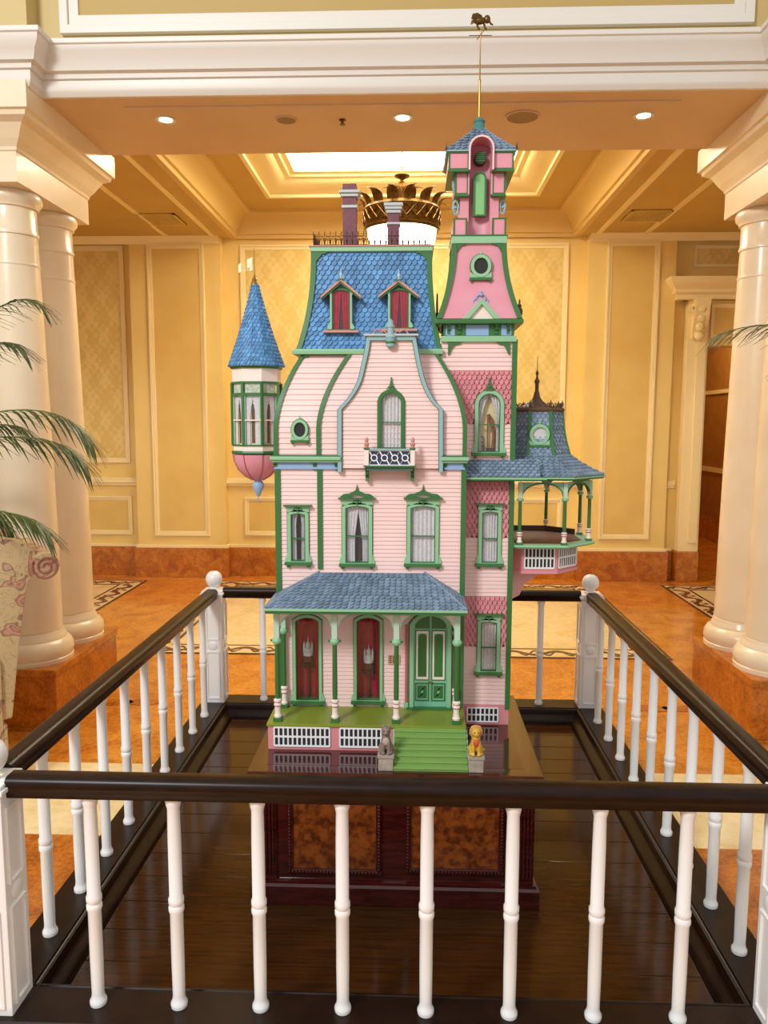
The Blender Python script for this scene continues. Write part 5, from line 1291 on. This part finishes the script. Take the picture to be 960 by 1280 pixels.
# ---- porch roof, posts, arches ---------------------------------------------------------------
YE = 2.455; rz0 = PZ(764, YE); rz1 = PZ(716, YC)
e0, e1 = PX(331, YE, 764), PX(583.5, YE, 764); t0_, t1_ = PX(399, YC, 716), PX(531, YC, 716)
part(MB().box(e0, e1, YE, YC, rz0 - .014, rz0), 'porch_fascia', 'green', smooth=False, bevel=.002)
part(MB().box(e0 - .003, e1 + .003, YE - .005, YC, rz0 - .004, rz0 + .004), 'porch_gutter', 'mint', smooth=False, bevel=.0015)
q0, q1, q2, q3 = (e0, YE, rz0 + .004), (e1, YE, rz0 + .004), (t1_, YC - .004, rz1), (t0_, YC - .004, rz1)
mb = MB().add([q0, q1, q2, q3, (e0, YC, rz0 + .004), (e1, YC, rz0 + .004)], [(0, 1, 2, 3), (4, 0, 3), (1, 5, 2), (0, 4, 5, 1)])
part(mb, 'porch_roof', 'slate2', smooth=False)
sh = MB(); shingles(sh, seg(q0, q3), seg(q1, q2), .0205, 12, lift=.0065)
shingles(sh, seg((e0, YC, rz0 + .004), (t0_, YC, rz1)), seg(q0, q3), .0205, 12, lift=.0065); shingles(sh, seg(q1, q2), seg((e1, YC, rz0 + .004), (t1_, YC, rz1)), .0205, 12, lift=.0065)
part(sh, 'porch_shingles', 'slate2', smooth=False, kind='stuff')
for a, b in ((q0, q3), (q1, q2)): part(MB().tube([Vector(a) + Vector((0, 0, .003)), Vector(b) + Vector((0, 0, .003))], .004, 6), 'hip_roll', 'slate2')
YPO = 2.515
zb_, zt_ = Zpf, rz0 - .014
def post(x, y, z0, z1, s=1., arms=True, name='porch_post'):
    """turned post: pink and white banded foot, green shaft, bracketed collar, mint head"""
    h = z1 - z0
    p = part(MB().lathe([(0, .20 * h), (.0082 * s, .20 * h), (.0088 * s, .3 * h), (.0078 * s, .68 * h), (.0085 * s, .70 * h), (0, .70 * h)], x, y, 14, cz=z0), name, 'green')
    part(MB().box(x - .014 * s, x + .014 * s, y - .014 * s, y + .014 * s, z0, z0 + .035 * h), 'post_foot', 'green', parent=p, smooth=False, bevel=.001)
    part(MB().lathe([(0, .035 * h), (.0125 * s, .035 * h), (.0135 * s, .05 * h), (.0105 * s, .06 * h), (.0098 * s, .09 * h), (.0098 * s, .14 * h), (.013 * s, .145 * h), (.013 * s, .155 * h), (.0108 * s, .16 * h), (.0108 * s, .175 * h), (.0135 * s, .18 * h), (.0135 * s, .195 * h), (.010 * s, .20 * h), (.009 * s, .205 * h), (0, .205 * h)], x, y, 14, cz=z0), 'post_base', 'cream', parent=p)
    for zz_ in (.142, .178): part(MB().lathe([(.012 * s, zz_ * h - .002), (.0142 * s, zz_ * h), (.012 * s, zz_ * h + .003)], x, y, 14, cz=z0), 'post_ring', 'rosedark', parent=p)
    part(MB().lathe([(0, .695 * h), (.010 * s, .695 * h), (.0165 * s, .715 * h), (.0165 * s, .735 * h), (.012 * s, .75 * h), (.009 * s, .755 * h), (0, .755 * h)], x, y, 14, cz=z0), 'post_collar', 'mint', parent=p)
    if arms:
        part(MB().box(x - .022 * s, x + .022 * s, y - .004, y + .004, z0 + .718 * h, z0 + .735 * h), 'collar_arm', 'green', parent=p, smooth=False, bevel=.002)
    part(MB().box(x - .0095 * s, x + .0095 * s, y - .0095 * s, y + .0095 * s, z0 + .75 * h, z1), 'post_head', 'pale', parent=p, smooth=False, bevel=.001)
    return p
pxs = [PX(346.5, YPO, 830), PX(418.5, YPO, 830), PX(495.5, YPO, 830), PX(571, YPO, 830)]
for x in pxs: post(x, YPO, zb_, zt_)
post(pxs[0] + .002, YC - .02, zb_, zt_, .9, False); post(pxs[3] + .004, YC - .02, zb_, zt_, .9, False)
def spandrels(xa, xb, z1, h, Y, m='cream', em='mint', xf=None, rx=None):
    """two arched corner pieces filling the top of a bay"""
    w = (xb - xa) / 2; cx = (xa + xb) / 2
    for s in (-1, 1):
        x = cx + s * w; arc = [(cx + s * w * math.sin(u), z1 - h + h * .97 * math.cos(u)) for u in [PI / 2 * i / 8 for i in range(9)]]
        top = [(ax, z1) for ax, _ in arc]
        a = MB().strip(top, arc, Y - .003, Y + .003); arc2 = [(ax + s * .0, az - .005) for ax, az in arc]
        b = MB().strip(arc, arc2, Y - .006, Y + .006)
        if xf: a.v = [tuple(xf(Vector(p))) for p in a.v]; b.v = [tuple(xf(Vector(p))) for p in b.v]
        sp = part(a, 'spandrel', m); part(b, 'arch_band', em, parent=sp)
for a, b in zip(pxs[:-1], pxs[1:]): spandrels(a + .009, b - .009, zt_, .068, YPO)

# ---- gazebo balcony on the right ------------------------------------------------------------------
YZ = 2.755
ga, gb = PX(650, YZ, 640), PX(706, YZ, 640); gs = gb - ga; gap_ = gs * 1.2071; gR = gs * 1.3066
gcx, gcy = (ga + gb) / 2, YZ + gap_
def gl_(prof, name, m, parent=None, **k): return part(MB().lathe(prof, gcx, gcy, 8, A0), name, m, parent=parent, ang=20, **k)
gfz = PZ(681, YZ, 680)
def go(r): return r / math.cos(PI / 8)
gl_([(0, gfz - .012), (gR + .02, gfz - .012), (gR + .026, gfz - .006), (gR + .02, gfz), (0, gfz)], 'gazebo_floor', 'mint')
gl_([(0, gfz), (gR - .028, gfz), (gR - .028, gfz + .002), (0, gfz + .002)], 'gazebo_carpet', mat('dark_red_carpet', '#5a2a22', .6))
# low dark parapet at the inner back edge
mb = MB()
for i in range(8):
    a = A0 + 2 * PI * i / 8; b = a + PI / 4
    if math.sin((a + b) / 2) < .3: continue
    r = gR - .02; pa_, pb_ = [Vector((gcx + r * math.cos(q_), gcy + r * math.sin(q_), gfz)) for q_ in (a, b)]
    mb.hexa([pa_, pb_, pb_ * 1 + Vector((0, .004, 0)), pa_ + Vector((0, .004, 0)), pa_ + Vector((0, 0, .022)), pb_ + Vector((0, 0, .022)), pb_ + Vector((0, .004, .022)), pa_ + Vector((0, .004, .022))])
part(mb, 'gazebo_parapet', 'iron', smooth=False, kind='stuff')
gz1_ = PZ(603, YZ, 680)
verts8 = [Vector((gcx + gR * math.cos(A0 + 2 * PI * i / 8), gcy + gR * math.sin(A0 + 2 * PI * i / 8), 0)) for i in range(8)]
for i, v in enumerate(verts8):
    if v.x < ga - .03: continue
    post(v.x, v.y, gfz, gz1_, .78, False, 'gazebo_post')
for i in range(8):
    a, b = verts8[i], verts8[(i + 1) % 8]
    if (a + b).x / 2 < ga - .03: continue
    L = (b - a).length; d = (b - a).normalized(); n_ = Vector((d.y, -d.x, 0))
    spandrels(.008, L - .008, gz1_, .046, 0, m='mint', em='green', xf=lambda p, a=a, d=d, n_=n_: a + d * p.x + n_ * (-p.y) + Vector((0, 0, p.z)))
# lattice drum and bracket below
dr_ = gR * .80; dz1_, dz0_ = gfz - .012, PZ(716, YZ + .03, 680)
gl_([(0, dz0_), (dr_, dz0_), (dr_, dz1_), (0, dz1_)], 'gazebo_drum', 'pinkbase')
gl_([(0, dz0_ - .005), (dr_ + .004, dz0_ - .005), (dr_ + .004, dz0_ + .006), (0, dz0_ + .006)], 'drum_base', 'rose')
for i in (5, 6, 7):
    a = A0 + 2 * PI * i / 8; va = Vector((gcx + dr_ * math.cos(a), gcy + dr_ * math.sin(a), 0)); vb = Vector((gcx + dr_ * math.cos(a + PI / 4), gcy + dr_ * math.sin(a + PI / 4), 0))
    d = (vb - va).normalized(); L = (vb - va).length; n_ = Vector((d.y, -d.x, 0))
    lattice(L * .08, L * .92, dz0_ + .016, dz1_ - .006, 0, 8, xf=lambda p, va=va, d=d, n_=n_: va + d * p.x - n_ * p.y + Vector((0, 0, p.z)))
br = [(xWR, dz0_), (gcx + .03, dz0_), (gcx - .005, dz0_ - .03), (gcx - .045, dz0_ - .06), (gcx - .06, dz0_ - .10), (xWR, dz0_ - .125)]
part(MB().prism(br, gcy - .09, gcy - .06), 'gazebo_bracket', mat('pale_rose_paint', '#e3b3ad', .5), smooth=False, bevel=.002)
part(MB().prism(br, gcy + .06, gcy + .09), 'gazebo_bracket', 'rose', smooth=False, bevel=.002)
part(MB().box(xWR, xWR + .016, gcy - .1, gcy - .09, dz0_ - .055, dz0_), 'bracket_block', 'green', smooth=False)
# eave and roof
er = gR + .05; ez0 = PZ(601, gcy - er * .924, 680)
gl_([(0, ez0), (er - .004, ez0), (er, ez0 + .006), (er, ez0 + .014), (0, ez0 + .014)], 'gazebo_eave', 'green')
gl_([(0, ez0 + .004), (er + .003, ez0 + .006), (er + .003, ez0 + .011), (0, ez0 + .012)], 'gazebo_gutter', 'mint')
mr0 = gR * .63; rzt = ez0 + .085
def grf(i, t):
    a = A0 + 2 * PI * i / 8; r = er * (1 - t) + mr0 * t - .012 * math.sin(PI * t); return (gcx + r * math.cos(a), gcy + r * math.sin(a), ez0 + .014 + (rzt - ez0 - .014) * t)
mb = MB(); sh = MB()
for i in range(8):
    for k_ in range(6): mb.add([grf(i, k_ / 6), grf(i + 1, k_ / 6), grf(i + 1, (k_ + 1) / 6), grf(i, (k_ + 1) / 6)], [(0, 1, 2, 3)])
    shingles(sh, (lambda i: lambda t: grf(i, t))(i), (lambda i: lambda t: grf(i + 1, t))(i), .0205, 7, lift=.006)
# skirt roof along the tower front
sy0, sz0 = YW - .06, ez0 + .014; s0, s1 = (xCR + .001, sy0, sz0), (gcx - .02, sy0, sz0); s2, s3 = (gcx - .02, YW, zz(574)), (xCR + .001, YW, zz(574))
mb.add([s0, s1, s2, s3], [(0, 1, 2, 3)]); shingles(sh, seg(s0, s3), seg(s1, s2), .0205, 6, lift=.006)
part(mb, 'gazebo_roof', 'slate2', smooth=False); part(sh, 'gazebo_shingles', 'slate2', smooth=False, kind='stuff')
part(MB().box(xCR, gcx, sy0 - .004, YW, ez0, ez0 + .014), 'skirt_eave', 'green', smooth=False, bevel=.002)
part(MB().box(xCR, gcx, sy0 - .008, YW, ez0 + .006, ez0 + .012), 'skirt_gutter', 'mint', smooth=False)
# small shingled cupola above the gazebo
def cp(t): return mr0 - .030 * (1 - (1 - t) ** 2) - .004 * t
cz0_, cz1_ = rzt - .01, PZ(513, gcy - .1, 674)
def cup(i, t):
    a = A0 + 2 * PI * i / 8; r = cp(t); return (gcx + r * math.cos(a), gcy + r * math.sin(a), cz0_ + (cz1_ - cz0_) * t)
mb = MB(); sh = MB()
for i in range(8):
    for k_ in range(8): mb.add([cup(i, k_ / 8), cup(i + 1, k_ / 8), cup(i + 1, (k_ + 1) / 8), cup(i, (k_ + 1) / 8)], [(0, 1, 2, 3)])
    shingles(sh, (lambda i: lambda t: cup(i, t))(i), (lambda i: lambda t: cup(i + 1, t))(i), .0195, 12, lift=.005)
    part(MB().bar([Vector(cup(i, k_ / 8)) for k_ in range(9)], (.006, 0, 0), (0, .006, 0)), 'cupola_rib', 'green')
part(mb, 'cupola', 'slate2', smooth=False); part(sh, 'cupola_shingles', 'slate2', smooth=False, kind='stuff')
ct = cp(1)
gl_([(0, cz1_ - .004), (ct + .006, cz1_ - .004), (ct + .010, cz1_ + .003), (ct + .004, cz1_ + .010), (ct - .006, cz1_ + .016), (0, cz1_ + .018)], 'cupola_cornice', 'copper')
cr_ = MB()
for i in range(8):
    a = A0 + 2 * PI * i / 8; va = Vector((gcx + ct * math.cos(a), gcy + ct * math.sin(a), cz1_ + .014)); vb = Vector((gcx + ct * math.cos(a + PI / 4), gcy + ct * math.sin(a + PI / 4), cz1_ + .014))
    for k_ in range(4):
        p0, p1 = va.lerp(vb, k_ / 4), va.lerp(vb, (k_ + 1) / 4); cr_.tube([p0.lerp(p1, u) + Vector((0, 0, .014 * math.sin(PI * u))) for u in (0, .25, .5, .75, 1)], .0016, 4)
    cr_.lathe([(0, 0), (.005, 0), (.006, .01), (.003, .016), (0, .026)], va.x, va.y, 6, cz=va.z)
part(cr_, 'cupola_cresting', 'copper', kind='stuff')
part(MB().lathe([(0, 0), (.055, 0), (.035, .012), (.022, .022), (.014, .034), (.010, .05), (.007, .06), (.007, .085), (.010, .09), (.009, .098), (.005, .103), (.003, .115), (.006, .12), (.006, .126), (.0015, .135), (.001, .185), (0, .185)], gcx, gcy, 12, cz=cz1_ + .016), 'cupola_spire', 'copper')
round_window(674, 543, gcy - cp(.5) * math.cos(PI / 8) - .003, .025, .027, pane='lace', fr='mint')

# ------------------------------------------------------------------ statuettes beside the steps
def remeshed(mb, name, m, parent, voxel):
    o = mb.build(name, m, parent); md = o.modifiers.new('fuse', 'REMESH'); md.mode = 'VOXEL'; md.voxel_size = voxel; md.use_smooth_shade = True
    sm = o.modifiers.new('soften', 'SMOOTH'); sm.iterations = 3; sm.factor = .4
    return o
stone = mat('statuette_stone', '#b3aa9c', .7, col2='#9c9284', scale=60, bump=.2)
def statuette(px, y, ztop_px, body_m, belly_m, label, mane_m=None, bib_m=None):
    x = PX(px, y, 945)
    t = thing('lion_statuette', (x, y, ZT), label, 'statuette', 'seated animal statuettes flanking the steps')
    hp = .052; w = .0235
    pl = MB().box(x - w, x + w, y - w, y + w, ZT, ZT + hp - .010); pl.build('plinth', stone, t, smooth=False, bevel=.0015)
    pl2 = MB().box(x - w - .003, x + w + .003, y - w - .003, y + w + .003, ZT + hp - .010, ZT + hp); pl2.build('plinth_cap', stone, t, smooth=False, bevel=.0015)
    z = ZT + hp; b = MB(); S = 1.0
    def sp(dx, dy, dz, r, sc=(1, 1, 1)): b.sphere((x + dx, y + dy, z + dz), r, 12, 8, sc)
    sp(0, .010, .022, .020, (.95, 1.1, 1.05)); sp(0, .001, .038, .017, (.95, .95, 1.2)); sp(0, -.003, .052, .014)          # haunch, chest, shoulders
    for s in (-1, 1):
        sp(s * .015, .008, .014, .012, (.8, 1.25, 1.1)); sp(s * .016, -.010, .005, .007, (1, 1.5, .8))                          # hind leg and paw
        b.tube([(x + s * .009, y - .010, z + .042), (x + s * .0095, y - .014, z + .022), (x + s * .009, y - .016, z + .004)], .0068, 8, .85); sp(s * .009, -.019, .0045, .007, (1, 1.2, .75))
        sp(s * .0115, -.001, .089, .0052, (1, .6, 1.1))                                                                       # ears
    sp(0, -.006, .074, .0155, (1, .95, 1.05)); sp(0, -.019, .070, .0075, (1.1, 1, .85)); sp(0, -.025, .0735, .003)           # head, muzzle, nose
    b.tube([(x + .012, y + .028, z + .008), (x + .026, y + .02, z + .01), (x + .027, y + .004, z + .012)], .004, 6)
    body = remeshed(b, 'body', body_m, t, .0022)
    if mane_m:
        mn = MB()
        for i in range(14):
            a = 2 * PI * i / 14; mn.sphere((x + .0155 * math.sin(a), y + .001, z + .073 + .0165 * math.cos(a)), .0072, 8, 6)
        remeshed(mn, 'mane', mane_m, t, .0022)
    MB().sphere((x, y - .0145, z + .042), .011, 10, 8, (1.0, .55, 1.25)).build('bib', bib_m or belly_m, t)
    for s in (-1, 1): MB().sphere((x + s * .0058, y - .0205, z + .0785), .0019, 6, 4).build('eye', H['hole'], t)
statuette(482.5, 2.365, 912, mat('weathered_statuette', '#8f7c70', .7, col2='#77655a', scale=80), mat('pale_chest', '#b9a99c', .7), 'grey weathered seated animal statuette left of the green porch steps')
statuette(594.5, 2.365, 906, mat('golden_statuette', '#d6ac3c', .5, col2='#c79a30', scale=80), None, 'golden yellow seated lion statuette with red bib right of the green steps', mat('tan_mane', '#c98e58', .6, col2='#b87d4a', scale=90), mat('red_bib', '#cf5a34', .5))

# ------------------------------------------------------------------ floral armchair
def floral():
    m = bpy.data.materials.new('floral_upholstery'); m.use_nodes = True; nt = m.node_tree; b = nt.nodes['Principled BSDF']
    tc = nt.nodes.new('ShaderNodeTexCoord')
    def noise(scale, dist, det, off):
        mp = nt.nodes.new('ShaderNodeMapping'); mp.inputs['Location'].default_value = (off, off * .7, 0); nt.links.new(tc.outputs['Object'], mp.inputs[0])
        n = nt.nodes.new('ShaderNodeTexNoise'); n.inputs['Scale'].default_value = scale; n.inputs['Distortion'].default_value = dist; n.inputs['Detail'].default_value = det
        nt.links.new(mp.outputs[0], n.inputs['Vector']); return n.outputs['Fac']
    n1, n2 = noise(7, 1.4, 1.5, 0), noise(11, 2.2, 2, 3.1)
    def ramp(fac, els):
        r = nt.nodes.new('ShaderNodeValToRGB'); e = r.color_ramp.elements; e[0].position, e[0].color = els[0][0], lin(els[0][1]); e[1].position, e[1].color = els[-1][0], lin(els[-1][1])
        for p_, c_ in els[1:-1]: k = e.new(p_); k.color = lin(c_)
        nt.links.new(fac, r.inputs['Fac']); return r.outputs[0]
    flowers = ramp(n1, [(.0, '#dcc79c'), (.54, '#dcc79c'), (.56, '#8f6450'), (.585, '#c99478'), (.62, '#dbb79c'), (.65, '#b0705c'), (.7, '#d3a088'), (1., '#b8705a')])
    vines = ramp(n2, [(.0, '#d8c49a'), (.44, '#d8c49a'), (.455, '#a08e68'), (.475, '#b9a87c'), (.49, '#d8c49a'), (1., '#e0cda6')])
    mx = nt.nodes.new('ShaderNodeMix'); mx.data_type = 'RGBA'; mx.blend_type = 'MULTIPLY'; mx.inputs[0].default_value = .75
    nt.links.new(flowers, mx.inputs[6]); nt.links.new(vines, mx.inputs[7]); 
    br = nt.nodes.new('ShaderNodeBrightContrast'); br.inputs['Bright'].default_value = .06; nt.links.new(mx.outputs[2], br.inputs['Color'])
    nt.links.new(br.outputs[0], b.inputs['Base Color']); b.inputs['Roughness'].default_value = .8
    return m
FL = floral()
AY0, AY1 = 3.2, 3.74
ACX = P(57, 708, AY0)[0]
ac = thing('armchair', (ACX, AY0, 0), 'cream floral upholstered armchair with scrolled back beside the left columns', 'armchair')
def apx(l): return [P(a, b, AY0) for a, b in l]
prof = apx([(50, 700), (42, 722), (37, 735), (33, 765), (28, 815), (22, 890), (-30, 890), (-36, 815), (-36, 760), (-45, 720), (-40, 690), (-22, 672), (0, 666), (25, 672), (42, 683)])
MB().prism(prof, AY0 + .02, AY1 - .02).build('backrest', FL, ac, bevel=.012, ang=50)
sx_, sz_ = P(57, 708, AY0); sr = .058
MB().extr([(sx_ + sr * math.cos(2 * PI * i / 24), AY0, sz_ + sr * math.sin(2 * PI * i / 24)) for i in range(24)], (0, AY1 - AY0, 0)).build('scroll', FL, ac, bevel=.006)
sp_ = [(sx_ + sr * (.98 - .82 * u) * math.cos(u * 4.2 * PI + 2.6), AY0 - .004, sz_ + sr * (.98 - .82 * u) * math.sin(u * 4.2 * PI + 2.6)) for u in [i / 60 for i in range(61)]]
MB().tube(sp_, .0035, 6).build('scroll_piping', mat('rust_piping', '#a5664e', .7), ac)
for y0, y1 in ((AY0, AY0 + .10), (AY1 - .10, AY1)):
    arm = [(-1.76, .24), (-1.755, .60), (-1.79, .64), (-2.35, .60), (-2.42, .57), (-2.43, .5), (-2.40, .24)]
    MB().prism(arm, y0, y1).build('arm', FL, ac, bevel=.02, ang=50)
    MB().tube([(-1.83, (y0 + y1) / 2, .63), (-2.1, (y0 + y1) / 2, .62), (-2.36, (y0 + y1) / 2, .58), (-2.42, (y0 + y1) / 2, .53)], .055, 14).build('arm_roll', FL, ac)
MB().box(-2.44, -1.93, AY0 + .1, AY1 - .1, .30, .46).build('seat_cushion', FL, ac, bevel=.03)
MB().box(-2.44, -1.745, AY0 + .01, AY1 - .01, .2, .32).build('seat_base', FL, ac, smooth=False, bevel=.01)
n_ = 40; sk_ = MB()
path = []
for (xa, ya), (xb, yb) in zip([(-1.735, AY0 - .005), (-2.45, AY0 - .005), (-2.45, AY1 + .005), (-1.735, AY1 + .005)], [(-2.45, AY0 - .005), (-2.45, AY1 + .005), (-1.735, AY1 + .005), (-1.735, AY0 - .005)]):
    for i in range(20):
        u = i / 20; wv_ = .006 * math.sin(u * 10 * PI); d = Vector((xb - xa, yb - ya)).normalized(); path.append((xa + (xb - xa) * u - d.y * wv_, ya + (yb - ya) * u + d.x * wv_))
sk_.profile([(-.006, .03), (0, .03), (-.012, .22), (-.018, .22)], path, True); sk_.build('skirt', FL, ac)
for x in (-2.40, -1.85):
    for y in (AY0 + .05, AY1 - .05): MB().lathe([(0, 0), (.014, 0), (.022, .1), (.026, .21), (0, .21)], x, y, 12).build('leg', M['dark'], ac)

ac.rotation_euler = (0, 0, R(36))

# ------------------------------------------------------------------ potted palms
LEAF = mat('palm_leaf', '#34451c', .45, col2='#4c5622', scale=8)
STEM = mat('palm_stem', '#6f7a3a', .6)
def bez(a, b, c, u): return Vector(a) * (1 - u) ** 2 + Vector(b) * 2 * u * (1 - u) + Vector(c) * u * u
def frond(t, a, b, c, L=.26, n=38, seed=0, droop=.5, u0=.2):
    rnd = random.Random(seed); mb = MB()
    f = MB().tube([bez(a, b, c, i / 14) for i in range(15)], .006, 6, .2).build('frond', STEM, t)
    for i in range(n):
        u = u0 + (1 - u0) * (i + .5) / n; p = bez(a, b, c, u); d = (bez(a, b, c, min(1, u + .02)) - bez(a, b, c, u - .02)).normalized()
        side = d.cross(Vector((0, 0, 1))); side = side.normalized() if side.length > .01 else Vector((0, 1, 0))
        for s in (-1, 1):
            ll = L * (math.sin(PI * (.12 + .8 * (u - u0) / (1 - u0))) ** .6) * rnd.uniform(.85, 1.1); w = .0065 * rnd.uniform(.8, 1.15)
            dr = (side * s * .5 + d * (.75 + .5 * u) + Vector((0, 0, .12 - .3 * rnd.random()))).normalized()
            vs = []
            for k, q in enumerate((0, .3, .65, 1)):
                c_ = p + dr * (ll * q) + Vector((0, 0, -droop * ll * q * q)); ww = w * (.6, 1, .75, .05)[k]; wd = dr.cross(Vector((0, 0, 1))).normalized() * ww
                vs += [c_ - wd, c_ + Vector((0, 0, .0015)), c_ + wd]
            fs = [(k * 3 + j, k * 3 + j + 1, k * 3 + j + 4, k * 3 + j + 3) for k in range(3) for j in (0, 1)]
            mb.add(vs, fs)
    mb.build('leaflets', LEAF, f, smooth=False, kind='stuff', recalc=False)
def palm(x, y, label, specs):
    t = thing('potted_palm', (x, y, 0), label, 'palm', 'potted palms at the sides')
    MB().lathe([(0, 0), (.15, 0), (.17, .05), (.20, .30), (.22, .34), (.22, .37), (.19, .37), (.18, .33), (0, .33)], x, y, 24).build('pot', mat('terracotta_pot', '#8a4a2c', .5), t)
    MB().lathe([(0, .325), (.182, .325), (.182, .34), (0, .34)], x, y, 20).build('soil', mat('potting_soil', '#3a2a1c', .9), t)
    for i in range(4):
        a = i * 1.7; MB().tube([(x + .04 * math.cos(a), y + .04 * math.sin(a), .33), (x + .05 * math.cos(a), y + .05 * math.sin(a), .9), (x + .07 * math.cos(a), y + .07 * math.sin(a), 1.3)], .018, 8, .6).build('cane', STEM, t)
    for i, (b, c, L) in enumerate(specs):
        z0_ = min(1.25, c[2] - .1) if c[2] > 1.2 else 1.0
        frond(t, (x, y, z0_), b, c, L, seed=i + int(x * 10))
def at(px, py, Y): x, z = P(px, py, Y); return (x, Y, z)
def ctl(x, y, tip, lift): return ((x + tip[0]) / 2, (y + tip[1]) / 2, tip[2] + lift)
plx, ply = -2.85, 3.55
sp = []
for cx_, cy_, px, py, Y, L in ((0, 325, 52, 382, 3.2, .17), (-20, 385, 28, 436, 3.1, .17), (45, 440, 114, 553, 3.15, .19), (40, 492, 106, 580, 3.2, .2), (0, 600, 58, 664, 3.1, .2), (-10, 500, 34, 540, 3.3, .15), (-60, 560, 14, 662, 3.2, .17)):
    sp.append((at(cx_, cy_, Y), at(px, py, Y), L))
for a in (2.2, 2.9, 3.6, 4.3, 5.0, 1.5): tip = (plx + .6 * math.cos(a), ply + .6 * math.sin(a) * .7, 1.5 + .3 * math.sin(a * 3)); sp.append((ctl(plx, ply, tip, .4), tip, .24))
palm(plx, ply, 'green potted palm arching in from the left over the floral armchair', sp)
prx, pry = 2.35, 3.25
sp = []
for px, py, Y, lift, L in ((896, 419, 3.25, .22, .19), (985, 450, 3.3, .2, .2)):
    tip = at(px, py, Y); sp.append((ctl(prx, pry, tip, lift), tip, L))
for a in (-2.2, -1.2, -.3, .5, 1.3): tip = (prx + .6 * math.cos(a), pry + .45 * math.sin(a), 1.7 + .3 * math.sin(a * 3)); sp.append((ctl(prx, pry, tip, .4), tip, .24))
palm(prx, pry, 'green potted palm with a frond tip crossing the right column', sp)
